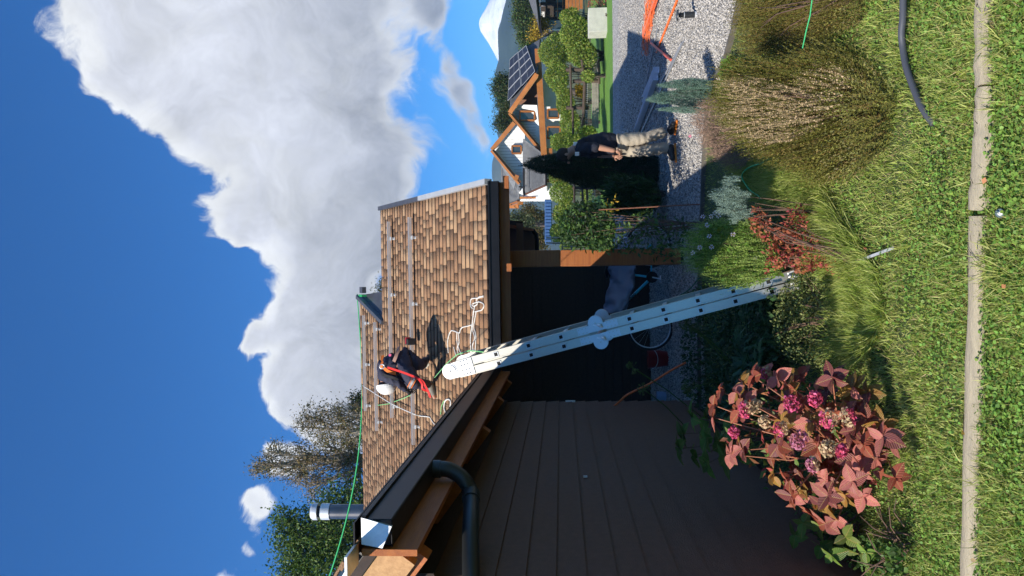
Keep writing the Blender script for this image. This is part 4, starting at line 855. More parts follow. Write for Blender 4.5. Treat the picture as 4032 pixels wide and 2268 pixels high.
gb_ = Vector((W(2900, 1700, 5.0).x, 5.0, 0)); hgt = thing('green_hydrangea', 'green leaved hydrangea in deep shade between the wall and the red one', 'hydrangea', gb_)
hydrangea(hgt, gb_, [(2650, 1700), (2700, 1640), (2800, 1620), (2900, 1700), (2950, 1800), (2900, 1850), (2780, 1830), (2670, 1780)], 5.2, 4.7, 19, HG, .12, .4, (3, 2), stem_m=TW)
hb2 = Vector((W(3150, 2060, 4.4).x, 4.45, 0)); ht2 = thing('shaded_plants', 'few dark green leaves and bare twigs at the foot of the brown wall', 'plants', hb2)
hydrangea(ht2, hb2, [(2950, 1990), (3150, 2040), (3400, 2120), (3450, 2240), (3200, 2200), (3000, 2120)], 4.75, 3.9, 9, HG, .09, .2, (2, 1), stem_m=TW, nl=(3, 4))
b = MB()
for i in range(18):
    p = W(random.uniform(3280, 3560), random.uniform(2060, 2268), 3.75); p.z = random.uniform(.02, .1); e = p + Vector((random.uniform(-.35, .35), random.uniform(-.1, .2), random.uniform(.02, .18))); b.tube([p, p.lerp(e, .5) + UZ * .03, e], [.004, .003, .0015], 5, False)
stuff(b.build('twigs', TW, ht2))
# climbing rose over the porch corner
VN = [(2215, 960), (2200, 860), (2260, 800), (2330, 785), (2400, 800), (2440, 880), (2560, 820), (2620, 850), (2700, 870), (2745, 930), (2700, 1000), (2620, 1030), (2540, 1000), (2440, 1000), (2330, 990)]
vb = W(2790, 880, 9.1); vb.z = 0
vt, _ = bush('climbing_rose', 'leafy dark green climber hanging beside the orange porch post', 'climber', VN, 9.6, 9.3, 1150, .075, G1, LEAF, .9, vb, 5, TW, upb=.1, second=(G2, .3), stem_r=.007)
bush('', '', '', [(2215, 960), (2205, 860), (2270, 800), (2400, 800), (2430, 900), (2400, 990)], 9.8, 9.8, 2600, .06, G2, LEAF2, .9, vb, 5, TW, hold=vt, stem_r=.007)
bush('', '', '', [(2380, 775), (2450, 770), (2445, 850), (2385, 870)], 9.2, 9.2, 14, .07, GY, LEAF, .2, vb, 0, hold=vt, part='yellow_leaves')
# ---- grass of the near lawn: blades and clover
m_gr = [leafm('grass_blade', (.25, .33, .06), isl=.45, hue=.02, trans=.3), leafm('grass_blade_light', (.42, .45, .14), isl=.35, trans=.3), leafm('clover_leaf', (.16, .28, .05), isl=.4, trans=.25), leafm('dry_grass', (.30, .24, .11), isl=.4, trans=.15)]
def lawnpts(n, xr, yr=(-250, 2500)):
    X = rng.uniform(*xr, n); Y = rng.uniform(*yr, n); d = np.array(fwd)[None] + np.array(rt)[None] * ((1134 - Y) / F)[:, None] + np.array(up)[None] * ((2016 - X) / F)[:, None]
    C = np.array(EYE)[None] + d * ((.004 - EYE.z) / d[:, 2])[:, None]; ok = inpoly(C[:, 0], C[:, 1], NEAR2); ok &= ~((C[:, 0] < -1.62 + C[:, 1] * PSI) & (C[:, 1] > 3.85)); return C[ok], X[ok], Y[ok]
def grass(name, n, xr, ln, wd, m, lean=.6, poly=None, yr=(-250, 2500)):
    C, X, Y = lawnpts(n, xr, yr)
    if poly is not None: ok = inpoly(X, Y, poly); C = C[ok]
    n = len(C); d = rng.normal(0, lean, (n, 3)); d[:, 2] = 1; l = ln * rng.uniform(.4, 1.35, n) * np.clip(.95 + .45 * np.sin(C[:, 0] * 7 + 2 * np.sin(C[:, 1] * 5)) * np.cos(C[:, 1] * 8 + 1.3), .45, 1.5); S = np.stack([np.full(n, wd) * rng.uniform(.7, 1.4, n), l, l], 1)
    V, Fc = merge(*BLADE, C, frames(d, rng.uniform(-3, 3, n)), S); return stuff(npobj(name, V, Fc, m))
BED = [(2770, 1130), (2770, 700), (2800, 620), (2850, 560), (2990, 620), (3040, 660), (3150, 1100), (3060, 1500), (2900, 1900), (2700, 1900)]
grass('grass', 70000, (2740, 4150), .04, .0036, m_gr[0]); grass('grass', 46000, (2740, 4150), .048, .0034, m_gr[1]); grass('grass', 16000, (2800, 4150), .05, .003, m_gr[3], 1.1)
CLV = ([(0, 0, 0), (.5, .3, .1), (.3, .9, .12), (-.3, .9, .12), (-.5, .3, .1)], [(0, 1, 2), (0, 2, 3), (0, 3, 4)])
C, X, Y = lawnpts(52000, (3000, 4150)); pn = np.sin(C[:, 0] * 5 + 1) + np.sin(C[:, 1] * 6) + rng.normal(0, .9, len(C)); keep = (pn > .1) | (X > 3850); C = C[keep]; C[:, 2] += rng.uniform(.01, .035, len(C))
V, Fc = merge(*CLV, C, frames(rdirs(len(C), .25) * np.array([[1, 1, .4]])), rng.uniform(.009, .017, len(C))); stuff(npobj('clover', V, Fc, m_gr[2]))
TG = [(2880, 640), (2960, 560), (3060, 600), (3130, 560), (3190, 600), (3240, 700), (3330, 880), (3380, 920), (3480, 1080), (3500, 1250), (3420, 1400), (3330, 1420), (3300, 1150), (3230, 900), (3120, 780), (3000, 800)]
grass('tall_grass', 90000, (2850, 3600), .13, .0042, m_gr[0], .6, TG, (400, 1500)); grass('tall_grass', 52000, (2850, 3600), .14, .004, m_gr[1], .7, TG, (400, 1500))
grass('tall_grass', 60000, (2850, 4100), .12, .004, m_gr[0], .7, [(2850, 380), (2900, 260), (3020, 380), (3000, 450), (2900, 430)], (200, 500))
for yy in (150, 420, 700, 1050, 1500, 1900, 2150):    # tufts leaning over the timber edging
    grass('grass', 5000, (3700, 4000), .09, .004, m_gr[1], .9, [(3790, yy - 60), (3990, yy - 40), (3990, yy + 50), (3800, yy + 40)])
# ------------------------------------------------------------------ the white house and its neighbours
m_wh = mat('white_boards', (.80, .80, .78), .6, var=.05, vscale=3)
m_or = mat('orange_timber', (.40, .15, .035), .55, col2=(.30, .10, .02), vscale=2)
m_rf = mat('slate_grey_shingle', (.16, .165, .17), .85, var=.25, vscale=5); m_rf2 = mat('slate_dark_shingle', (.10, .105, .115), .85, var=.25, vscale=5)
m_glass = mat('window_glass', (.04, .05, .06), .08, spec=.8); m_pvf = mat('panel_frame', (.33, .34, .36), .6); m_pv = mat('solar_cell', (.006, .007, .018), .4, spec=.25)
wh = thing('white_house', 'white boarded house with grey roofs, orange timber gables and solar panels', 'house', W(2180, 500, 46) - UZ * W(2180, 500, 46).z)
def slab(name, pts, m, th=.15, parent=wh, vec=None):
    b = MB(); P = [W(*p) for p in pts]; b.prism(P, Vector((0, th, -th * .4)) if vec is None else vec); return b.build(name, m, parent)
def bar(name, a, c, wd, ht, m=m_or, parent=wh, upv=UZ): b = MB(); b.beam(W(*a), W(*c), wd, ht, upv); return b.build(name, m, parent)
# left gable (farther) -------------------------------------------------
DA = 46.5; DC0 = 43.5; m_joint = mat('board_joint_grey', (.50, .51, .50), .7)
def plane_of(a, c, d):
    A_, B_, C_ = W(*a), W(*c), W(*d); n_ = (B_ - A_).cross(C_ - A_).normalized(); return (lambda x, y, off=0.0: PL(x, y, A_ - n_ * 0 + Vector((0, off, 0)), n_))
PA = plane_of((1945, 590, DA - .1), (2045, 500, DA - .4), (2045, 716, DA + .5)); PC = plane_of((2012, 443, DC0 + .35), (2114, 330, DC0 - .55), (2128, 590, DC0 + .55))
def wall(name, fn, pts, m, th=.2): b = MB(); b.prism([fn(*p) for p in pts], (0, th, 0)); return b.build(name, m, wh)
wall('gable_wall', PA, [(1944, 590), (2036, 493), (2062, 470), (2066, 520), (2066, 770), (2043, 760), (2043, 716)], m_wh)
def grooves(fn, y0, y1, step, xf):
    y = y0
    while y < y1: b = MB(); a, c = xf(y); b.beam(fn(a, y, -.004), fn(c, y, -.004), .035, .006, Vector((0, 1, 0))); gb2 = b; b.build('board_joint', m_joint, wh); y += step
slab('roof', [(1937, 591, DA - .8), (1974, 640, DA + 3.2), (1974, 818, DA + 4.0), (2043, 791, DA + 1.6), (2047, 723, DA - .2)], m_rf, .15)
bar('barge_board', (1936, 590, DA - .6), (2025, 483, DA - .9), .06, .25); bar('barge_board', (1936, 590, DA - .6), (2046, 722, DA - .1), .06, .25)
bar('barge_soffit', (1943, 590, DA - .35), (2027, 490, DA - .65), .3, .06, m_soff); bar('barge_board', (1975, 819, DA + 3.8), (2042, 792, DA + 1.5), .06, .22)
slab('gable_end_board', [(1980, 820, DA + 3.9), (2040, 800, DA + 2.2), (2042, 820, DA + 2.4)], m_or, .1)
bar('gable_post', (2038, 800, DA + 2.2), (2060, 800, DA + 2.2), .25, .2)
bar('bracket', (2029, 710, DA - .4), (2037, 690, DA - .4), .1, .25)
def window(x0, x1, y0, y1, D, D2=None, mull=()):
    D2 = D if D2 is None else D2; t = bar('window', (x0, y0, D), (x1, y0, D), .09, .09); b = MB()
    b2 = MB()
    for a, c in (((x0, y1, D2), (x1, y1, D2)), ((x0, y0, D), (x0, y1, D2)), ((x1, y0, D), (x1, y1, D2))): b2.beam(W(*a), W(*c), .09, .09)
    b2.build('frame', m_or, t); b.prism([W(x0, y0, D + .03), W(x0, y1, D2 + .03), W(x1, y1, D2 + .03), W(x1, y0, D + .03)], (0, .05, 0)); b.build('pane', m_glass, t)
window(2016, 2052, 575, 604, DA - .25)
# lower roof with its cheek
slab('roof', [(2059, 545, DA - 2), (2060, 768, DA + .6), (2149, 728, DA - 2.8), (2147, 612, DA - 4.0)], m_rf, .15)
slab('cheek_wall', [(2046, 792, DA + 1.6), (2062, 768, DA + .7), (2150, 730, DA - 2.2), (2152, 792, DA + 1)], m_wh, .15)
bar('barge_board', (2061, 769, DA + .5), (2149, 730, DA - 2.9), .05, .14, m_soff)
b = MB(); b.prism([W(2047, 775, DA + .9), W(2110, 775, DA + .1), W(2110, 782, DA + .1), W(2047, 784, DA + .9)], (0, -.1, 0)); b.build('window', m_or, wh)
b = MB(); b.tube([W(2062, 664, DA - 2), W(2062, 750, DA - 1), W(2066, 770, DA - 1)], .07, 6); b.build('gutter', m_black, wh)
b = MB(); b.tube([W(2148, 612, DA - 4.1), W(2150, 728, DA - 3)], .07, 6); b.build('gutter', m_black, wh)
b = MB(); b.tube([W(2043, 735, DA - .3), W(2058, 738, DA - .3), W(2062, 742, DA - .5)], .05, 6); b.build('rain_pipe', m_black, wh)
# right gable with tie beam
DC = 43.5
wall('gable_wall', PC, [(2016, 443), (2040, 412), (2114, 414), (2132, 602)], m_wh)
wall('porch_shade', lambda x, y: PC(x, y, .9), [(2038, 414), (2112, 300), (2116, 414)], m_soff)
slab('roof', [(2006, 443, DC - .4), (2019, 236, DC + 4.5), (2045, 200, DC + 3.2), (2125, 155, DC + 1.5), (2116, 288, DC - 2.2)], m_rf2, .15)
slab('roof', [(2006, 443, DC - .4), (2012, 446, DC + 3.0), (2060, 500, DC + 2.6), (2142, 612, DC + 2.6), (2142, 604, DC - .4)], m_rf, .15)
bar('barge_board', (2007, 443, DC - .5), (2114, 290, DC - 2.2), .06, .24); bar('barge_board', (2007, 443, DC - .3), (2140, 606, DC + .2), .06, .24)
bar('barge_soffit', (2014, 443, DC - .3), (2118, 296, DC - 2.0), .25, .06, m_newwood)
bar('tie_beam', (2117, 194, DC - 1.2), (2142, 612, DC - .9), .3, .33)
bar('corner_post', (2136, 596, DC - .8), (2175, 596, DC - .8), .3, .3); bar('corner_post', (2140, 304, DC - .9), (2180, 304, DC - .9), .3, .3)
slab('ground_floor_wall', [(2130, 420, DC + .4), (2132, 790, DC + 2.3), (2215, 790, DC + 2.3), (2215, 420, DC + .4)], m_wh, .2)
slab('porch_back_wall', [(2138, 300, DC + 2.0), (2140, 420, DC + 1.9), (2200, 420, DC + 1.9), (2200, 300, DC + 2.0)], m_wh, .2)
bar('porch_post', (2145, 652, DC + .5), (2225, 650, DC + .5), .22, .22); bar('porch_post', (2148, 712, DC + .6), (2230, 712, DC + .6), .2, .2)
bar('porch_rail', (2166, 652, DC + .5), (2166, 700, DC + .5), .15, .12)
window(2047, 2105, 439, 474, DC + .0); window(2156, 2205, 500, 545, DC + .35); window(2156, 2200, 431, 465, DC + .2); window(2165, 2215, 665, 705, DC + 1.7)
grooves(PC, 424, 590, 11, lambda y: (2024 + abs(y - 443) * .66, 2110)); grooves(PA, 500, 700, 12, lambda y: (1955 + abs(y - 590) * .88, 2056))
# solar panels: quads on the right roof plane
def bil(u, v):      # u along the ridge (right), v down the slope
    c = [(2013, 405, DC + .2), (2020, 240, DC + 4.2), (2076, 190, DC + 2.5), (2107, 300, DC - 1.9)]
    a = W(*c[0]).lerp(W(*c[1]), u); d = W(*c[3]).lerp(W(*c[2]), u); return a.lerp(d, v)
nrm = (bil(1, 0) - bil(0, 0)).cross(bil(0, 1) - bil(0, 0)).normalized()
if nrm.z < 0: nrm = -nrm
for v0, v1 in ((.0, .56), (.60, 1.12)):
    for k in range(4):
        u0, u1 = (k + .03) / 4, (k + .97) / 4
        if v0 > .5: u0, u1 = u0 - .02, u1 - .02
        q = [bil(u0, v0), bil(u1, v0), bil(u1, v1), bil(u0, v1)]; b = MB(); b.prism([p + nrm * .22 for p in q], -nrm * .05); pn = b.build('solar_panel', m_pv, wh)
        b = MB()
        for i in range(4): b.beam(q[i] + nrm * .225, q[(i + 1) % 4] + nrm * .225, .035, .015, nrm)
        b.beam(q[0].lerp(q[3], .5) + nrm * .222, q[1].lerp(q[2], .5) + nrm * .222, .02, .01, nrm); b.build('frame', m_pvf, pn)
# shingle lines on the grey roofs
b = MB()
for (a0, a1, c0, c1, n) in (((1976, 645, DA + 3), (1976, 815, DA + 3.8), (2041, 720, DA - .2), (2041, 790, DA + 1.4), 16), ((2062, 560, DA - 2), (2062, 764, DA + .4), (2145, 616, DA - 4.1), (2146, 726, DA - 3), 20)):
    A0, A1, B0, B1 = W(*a0), W(*a1), W(*c0), W(*c1)
    for i in range(n): u = i / n; b.beam(A0.lerp(B0, u) - hf * .06 + UZ * .04, A1.lerp(B1, u) - hf * .06 + UZ * .04, .02, .03)
stuff(b.build('shingle_courses', m_rf2, wh))
# blue container
b = MB(); c = [W(2145, 952, 36), W(2145, 785, 36), W(2171, 785, 36), W(2171, 952, 36)]; bc = thing('blue_container', 'long blue metal container behind the bushes, left of the white house', 'container', W(2171, 868, 36))
b.prism(c, (0, 2.2, 0)); b.build('box', mat('blue_paint', (.06, .14, .34), .5, var=.1), bc); b = MB()
for i in range(13): y = 790 + i * 13; b.beam(W(2146, y, 35.97), W(2170, y, 35.97), .05, .03, Vector((0, 1, 0)))
b.build('ribs', mat('blue_paint_dark', (.05, .115, .28), .5), bc)['kind'] = 'stuff'
# grey neighbour building at the right edge
nb_ = thing('grey_neighbour_house', 'grey roofed building with a glazed porch behind the hedge at the picture edge', 'house', W(2300, 0, 48) - UZ * W(2300, 0, 48).z)
slab('roof', [(2085, -60, 47), (2082, 0, 47), (2122, 110, 46), (2128, 130, 45.5), (2110, 0, 43.5), (2108, -60, 43.5)], m_rf2, .15, nb_)
bar('fascia', (2111, -60, 43.4), (2129, 130, 45.4), .08, .15, m_black, nb_)
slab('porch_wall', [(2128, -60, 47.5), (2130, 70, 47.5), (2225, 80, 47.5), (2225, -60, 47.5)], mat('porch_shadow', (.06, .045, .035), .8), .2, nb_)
slab('white_wall', [(2130, -60, 47.2), (2130, 22, 47.2), (2150, 22, 47.2), (2150, -60, 47.2)], m_wh, .1, nb_)
slab('white_wall', [(2132, 46, 47.2), (2132, 76, 47.2), (2144, 76, 47.2), (2144, 46, 47.2)], m_wh, .1, nb_)
for y in (-20, 15, 74): bar('porch_post', (2128, y, 46.6), (2226, y, 46.6), .16, .16, m_dark, nb_)
for x in (2152, 2184, 2222): bar('porch_rail', (x, -60, 46.5), (x, 76, 46.5), .1, .12, m_dark, nb_)
window(2160, 2215, 22, 44, 46.9) if False else None
for k in range(3):
    y = -14 + k * 30; b = MB(); b.prism([W(2188, y, 46.8), W(2188, y + 22, 46.8), W(2218, y + 22, 46.8), W(2218, y, 46.8)], (0, .04, 0)); b.build('pane', m_glass, nb_)
bar('inner_frame', (2195, -60, 46.4), (2195, 74, 46.4), .06, .06, m_or, nb_); bar('inner_frame', (2216, -60, 46.4), (2216, 74, 46.4), .06, .06, m_or, nb_)
slab('glass_screen', [(2156, 80, 46), (2160, 115, 46), (2218, 115, 46), (2214, 80, 46)], m_glass, .04, nb_)
of = thing('board_fence', 'orange board fence in front of the grey building', 'fence', W(2300, -20, 44) - UZ * W(2300, -20, 44).z)
for k in range(5): x = 2232 + k * 14; bar('board', (x, -70, 43.8), (x, 55 - k * 5, 43.8), .05, .17, m_or, of)
# ---- timber fence with wire mesh
m_fence = mat('weathered_dark_timber', (.085, .06, .045), .9, var=.35, vscale=7, stretch=(1, 1, 8)); m_fgrey = mat('grey_weathered_board', (.27, .245, .21), .9, var=.25, vscale=5)
DF = 27.5; ff = thing('timber_fence', 'dark timber post and rail fence with wire mesh and grey bottom boards', 'fence', Vector((W(2360, 380, DF).x, DF, 0)))
def pbar(name, x0, y0, x1, y1, D, wpx, m, parent, n=8): b = MB(); b.tube([W(x0, y0, D), W(x1, y1, D)], wpx / F * D / 2, n); return b.build(name, m, parent)
for x0, x1, y in ((2228, 2300, 274), (2256, 2364, 320), (2229, 2290, 424), (2246, 2300, 545), (2236, 2362, 610)): pbar('post', x0, y, x1 + (30 if x1 < 2310 else 0), y, DF, 15, m_fence, ff)
pbar('rail', 2246, 255, 2250, 425, DF - .12, 9, m_fence, ff); pbar('rail', 2255, 425, 2258, 610, DF - .12, 9, m_fence, ff); pbar('rail', 2291, 235, 2303, 335, DF - .14, 12, m_fence, ff); pbar('rail', 2303, 330, 2296, 500, DF - .14, 13, m_fence, ff); pbar('rail', 2300, 500, 2298, 610, DF - .14, 11, m_fence, ff)
pbar('rail', 2357, 235, 2360, 330, DF - .1, 9, m_fence, ff)
for k in range(3):
    x = 2334 + k * 9; bar('bottom_board', (x, 205, DF), (x + 1, 318, DF), .03, .075, m_fgrey, ff); bar('bottom_board', (x, 322, DF), (x + 1, 505, DF), .03, .075, m_fgrey, ff)
b = MB()
for i in range(34): y = 236 + i * 8; b.tube([W(2300, y, DF + .06), W(2352, y, DF + .06)], .003, 3, False)
for i in range(6): x = 2304 + i * 9; b.tube([W(x, 236, DF + .06), W(x, 504, DF + .06)], .003, 3, False)
stuff(b.build('wire_mesh', mat('pale_wire', (.55, .56, .55), .5), ff))
DF2 = 24; f2 = thing('timber_fence', 'timber post and rail fence left of the cypress, with pale wire below', 'fence', Vector((W(2350, 790, DF2).x, DF2, 0)))
for x0, x1, y in ((2254, 2350, 740), (2236, 2290, 836), (2241, 2340, 690)): pbar('post', x0, y, x1 + (40 if x1 < 2300 else 0), y, DF2, 13, m_fence, f2)
pbar('rail', 2262, 655, 2261, 940, DF2 - .1, 8, m_fence, f2); pbar('rail', 2290, 690, 2296, 810, DF2 - .1, 9, m_fence, f2); pbar('rail', 2310, 690, 2312, 790, DF2 + .1, 8, m_fence, f2)
b = MB()
for i in range(14): y = 750 + i * 6; b.tube([W(2315, y, DF2), W(2345, y, DF2)], .003, 3, False)
for i in range(4): x = 2318 + i * 8; b.tube([W(x, 700, DF2), W(x, 835, DF2)], .003, 3, False)
stuff(b.build('wire_mesh', MATS['pale_wire'], f2))
m_pale = mat('pale_bleached_timber', (.50, .45, .38), .85, var=.2, vscale=6)
gt = thing('wooden_gate', 'pale bleached wooden gate of thin poles and rails beside the porch', 'gate', Vector((W(2350, 960, 20).x, 20, 0)))
for (x0, y0, x1, y1, wd) in ((2155, 957, 2152, 938, 4),): pass
for (x0, y0, x1, y1, wd) in ((2150, 936, 2330, 938, 6), (2150, 956, 2330, 962, 7), (2205, 943, 2285, 944, 5), (2215, 970, 2280, 971, 5), (2218, 981, 2270, 982, 4)): pbar('pole', x0, y0, x1, y1, 20, wd, m_pale, gt)
for (x0, y0, x1, y1) in ((2216, 935, 2214, 985), (2250, 935, 2250, 985)): pbar('rail', x0, y0, x1, y1, 20.1, 7, m_pale, gt)
# concrete planter
pl_ = thing('concrete_planter', 'square pale concrete planter with reddish plants on the far lawn', 'planter', G(2392, 80)); dpl = G(2392, 80).y
b = MB(); q0 = W(2318, 125, dpl); q1 = W(2318, 31, dpl); ww = q1.x - q0.x; b.abox((q0.x, dpl, 0), (q1.x, dpl + ww * .9, q0.z)); b.build('box', mat('pale_concrete', (.52, .51, .45), .85, var=.12, vscale=4, bump=.3), pl_, bevel=.01)
bush('', '', '', [(2316, 28), (2320, -20), (2350, -40), (2390, -20), (2386, 30), (2350, 26)], dpl + .3, dpl + .2, 500, .06, GR_, LEAF2, .5, G(2392, 60), 10, hold=pl_)
# ------------------------------------------------------------------ folding aluminium ladder
m_lad = mat('ladder_aluminium', (.47, .45, .38), .36, metal=.85, var=.05, vscale=20, stretch=(8, 8, 1), bump=.03, bscale=60)
m_lad2 = mat('ladder_steel', (.52, .53, .53), .38, metal=.8); m_hole = mat('rung_hollow', (.01, .01, .01), .8); m_rub = mat('grey_rubber', (.08, .08, .08), .8)
LB = W(3150, 1098, 5.45); LT = W(1773, 1462, 6.02); la = (LT - LB).normalized(); LL = (LT - LB).length
lw = Vector((.012, .355, .03)); lw = (lw - la * lw.dot(la)); WL = .33; lw = lw.normalized(); ln_ = la.cross(lw).normalized()
if ln_.x < 0: ln_ = -ln_                                     # to the right in the picture
lad = thing('folding_ladder', 'silver aluminium folding ladder standing closed against the eave, round hinges at mid height', 'ladder', LB)
SP = .037
def lp(s, side, dep, lift=0.0): return LB + la * s + ln_ * side + lw * dep + lw * lift
smid = LL * .545
def chan(s0, s1, side, dep, inner):        # C-shaped rail: web towards the outside, flanges towards the rungs
    b = MB(); h_ = .033; dv = lw * (1 if inner else -1)
    b.beam(lp(s0, side, dep), lp(s1, side, dep), .064, .003, lw)
    for q in (-1, 1): b.beam(lp(s0, side + q * .031, dep) + dv * .012, lp(s1, side + q * .031, dep) + dv * .012, .003, .026, lw)
    for q in (-1, 1): b.beam(lp(s0, side + q * .0285, dep) - dv * .0025, lp(s1, side + q * .0285, dep) - dv * .0025, .007, .0035, lw)
    return b
def box_u(b, c, hx, hy, hz): return b.box(c, (ln_, la, lw), (hx, hy, hz))
for (s0, s1) in ((.05, smid - .07), (smid + .07, LL - .07)):
    for side in (SP, -SP):
        for dep in (0, WL): chan(s0, s1, side, dep, dep == 0).build('rail', m_lad, lad)
def s_at(x, y):
    r_ = ray(x, y); # point of the ladder axis nearest the line of sight
    w0 = EYE - LB; a, b_, c = r_.dot(r_), r_.dot(la), 1.0; d, e = r_.dot(w0), la.dot(w0); return (a * e - b_ * d) / (a * c - b_ * b_)
RA = [(1833, 1432), (1956, 1402), (2084, 1369), (2212, 1336), (2343, 1301), (2481, 1264), (2614, 1226), (2749, 1188), (2888, 1150), (3027, 1114)]
RB = [(1840, 1464), (1965, 1434), (2093, 1402), (2222, 1369), (2353, 1336), (2490, 1300), (2624, 1262), (2760, 1223), (2896, 1185), (3039, 1145)]
for side, lst in ((SP, RA), (-SP, RB)):
    for p in lst:
        s_ = s_at(*p); b = MB(); h_ = .0155
        for q in (-1, 1):
            b.beam(lp(s_, side + q * h_, -.006), lp(s_, side + q * h_, WL + .006), .003, 2 * h_, la); b.beam(lp(s_ + q * h_, side, -.006), lp(s_ + q * h_, side, WL + .006), 2 * h_, .003, la)
        for dd in (-.004, WL + .004): 
            for q in (-1, 1): box_u(b, lp(s_, side + q * .0175, dd), .003, .0205, .002); box_u(b, lp(s_ + q * .0175, side, dd), .0205, .003, .002)
        rg_ = b.build('rung', m_lad2, lad); b = MB(); box_u(b, lp(s_, side, -.0050), h_ - .003, h_ - .003, .0012); b.build('hollow', m_hole, rg_)
# hinges
def disc(b, s, side, dep, r, th, n=28):
    c = lp(s, side, dep); b.tube([c - lw * th / 2, c + lw * th / 2], r, n); return b
def rivets(b, s0, side, dep):
    for i in range(3):
        for j in (-1, 1): c = lp(s0 + (i - 1) * .028, side + j * .016, dep); b.tube([c - lw * .002, c - lw * .007], .005, 8)
def hinge(side, out, dep, sg):
    h_ = MB(); disc(h_, smid, side + out * .036, dep - sg * .006, .056, .012); disc(h_, smid, side + out * .036, dep - sg * .014, .047, .006); o = h_.build('hinge', m_lad2, lad, smooth=False)
    b = MB(); b.beam(lp(smid - .16, side, dep - sg * .004), lp(smid + .15, side, dep - sg * .004), .052, .006, lw); b.build('hinge_plate', m_lad2, o)
    b = MB(); rivets(b, smid - .11, side, dep - sg * .006) if sg > 0 else None; rivets(b, smid + .11, side, dep - sg * .006) if sg > 0 else None
    disc(b, smid, side + out * .036, dep - sg * .02, .006, .008, 10); stuff(b.build('rivets', m_lad, o))
    b = MB(); c = lp(smid - .03, side + out * .012, dep - sg * .02); b.tube([c - ln_ * .022 - la * .012, c, c + ln_ * .012 + la * .016], [.008, .013, .008], 10); b.beam(c + la * .01, c + la * .05 + ln_ * .015, .012, .006, lw); b.build('release_lever', m_galv, o)
for dep, sg in ((0, 1), (WL, -1)):
    hinge(SP, 1, dep, sg); hinge(-SP, -1, dep, sg)
    h_ = MB(); disc(h_, LL + .0, .0, dep - sg * .006, .062, .012); disc(h_, LL, .0, dep - sg * .014, .052, .006); o = h_.build('top_hinge', m_lad2, lad)
    b = MB(); b.prism([lp(LL + .01, -.06, dep - sg * .003), lp(LL + .01, .06, dep - sg * .003), lp(LL - .20, .066, dep - sg * .003), lp(LL - .20, -.066, dep - sg * .003)], -lw * sg * .005); b.build('hinge_plate', m_lad2, o)
    b = MB(); rivets(b, LL - .13, SP, dep - sg * .008); rivets(b, LL - .13, -SP, dep - sg * .008); disc(b, LL, 0, dep - sg * .02, .008, .008, 10); stuff(b.build('rivets', m_lad, o))
for side in (SP, -SP):
    for dep in (0, WL): b = MB(); b.beam(lp(-.03, side, dep + (.012 if dep == 0 else -.012)), lp(.07, side, dep + (.012 if dep == 0 else -.012)), .066, .03, lw); b.build('foot', m_rub if dep else m_galv, lad, bevel=.004)
b = MB(); 
for k in range(3): box_u(b, lp(LL - .30 - k * .045, SP + .034, WL * .5), .001, .010, .03)
b.build('stripe_label', m_rub, lad)['kind'] = 'stuff'
# ------------------------------------------------------------------ people
m_skin = mat('skin', (.40, .21, .14), .55, var=.08, vscale=12); m_navy = mat('navy_work_cloth', (.022, .024, .050), .8, var=.3, vscale=14, bump=.5, bscale=22)
m_navy2 = mat('dark_navy_shirt', (.012, .014, .026), .85, var=.3, vscale=10, bump=.5, bscale=18); m_khaki = mat('khaki_trousers', (.36, .31, .24), .85, var=.12, vscale=8, bump=.6, bscale=20)
m_grey = mat('trouser_shade_cloth', (.36, .32, .26), .85, var=.12, vscale=8, bump=.6, bscale=20)
m_helm = mat('white_helmet', (.82, .82, .80), .3); m_boot = mat('grey_work_shoe', (.20, .19, .16), .7, var=.2); m_blk = mat('black_webbing', (.015, .015, .018), .7)
m_org = mat('orange_webbing', (.85, .20, .02), .6); m_redw = mat('red_lanyard', (.75, .02, .015), .6); m_hair = mat('dark_hair', (.02, .014, .010), .8, bump=.6, bscale=80)
m_refl = mat('reflective_patch', (.72, .72, .70), .4)
def skin(name, verts, edges, rad, m, parent, sub=2, root=0, flat=1.0):
    me = bpy.data.meshes.new(name); me.from_pydata([tuple(v) for v in verts], edges, []); o = bpy.data.objects.new('tmp', me); COL.objects.link(o)
    o.modifiers.new('s', 'SKIN'); sv = me.skin_vertices[0].data
    for i, r_ in enumerate(rad): sv[i].radius = (r_, r_) if not isinstance(r_, tuple) else r_; sv[i].use_root = (i == root)
    o.modifiers[0].use_smooth_shade = True; s = o.modifiers.new('u', 'SUBSURF'); s.levels = sub + (1 if m in (m_navy, m_navy2, m_khaki) else 0); s.render_levels = s.levels
    dg = bpy.context.evaluated_depsgraph_get(); me2 = bpy.data.meshes.new_from_object(o.evaluated_get(dg)); bpy.data.objects.remove(o)
    if m in (m_navy, m_navy2, m_khaki):          # cloth folds
        for v in me2.vertices:
            c = v.co; a_ = math.sin(38 * c.z + 9 * c.x + 2.2 * math.sin(17 * c.x + 11 * c.y)) * math.sin(13 * c.y + 8 * c.z + 1.7 * math.sin(23 * c.z)); v.co = c + v.normal * (.011 * a_ - .002)
    me2.name = name; me2.materials.clear(); off = ORG.get(parent.name, Vector()); me2.transform(Matrix.Translation(-off)); return link(name, me2, m, parent, True)
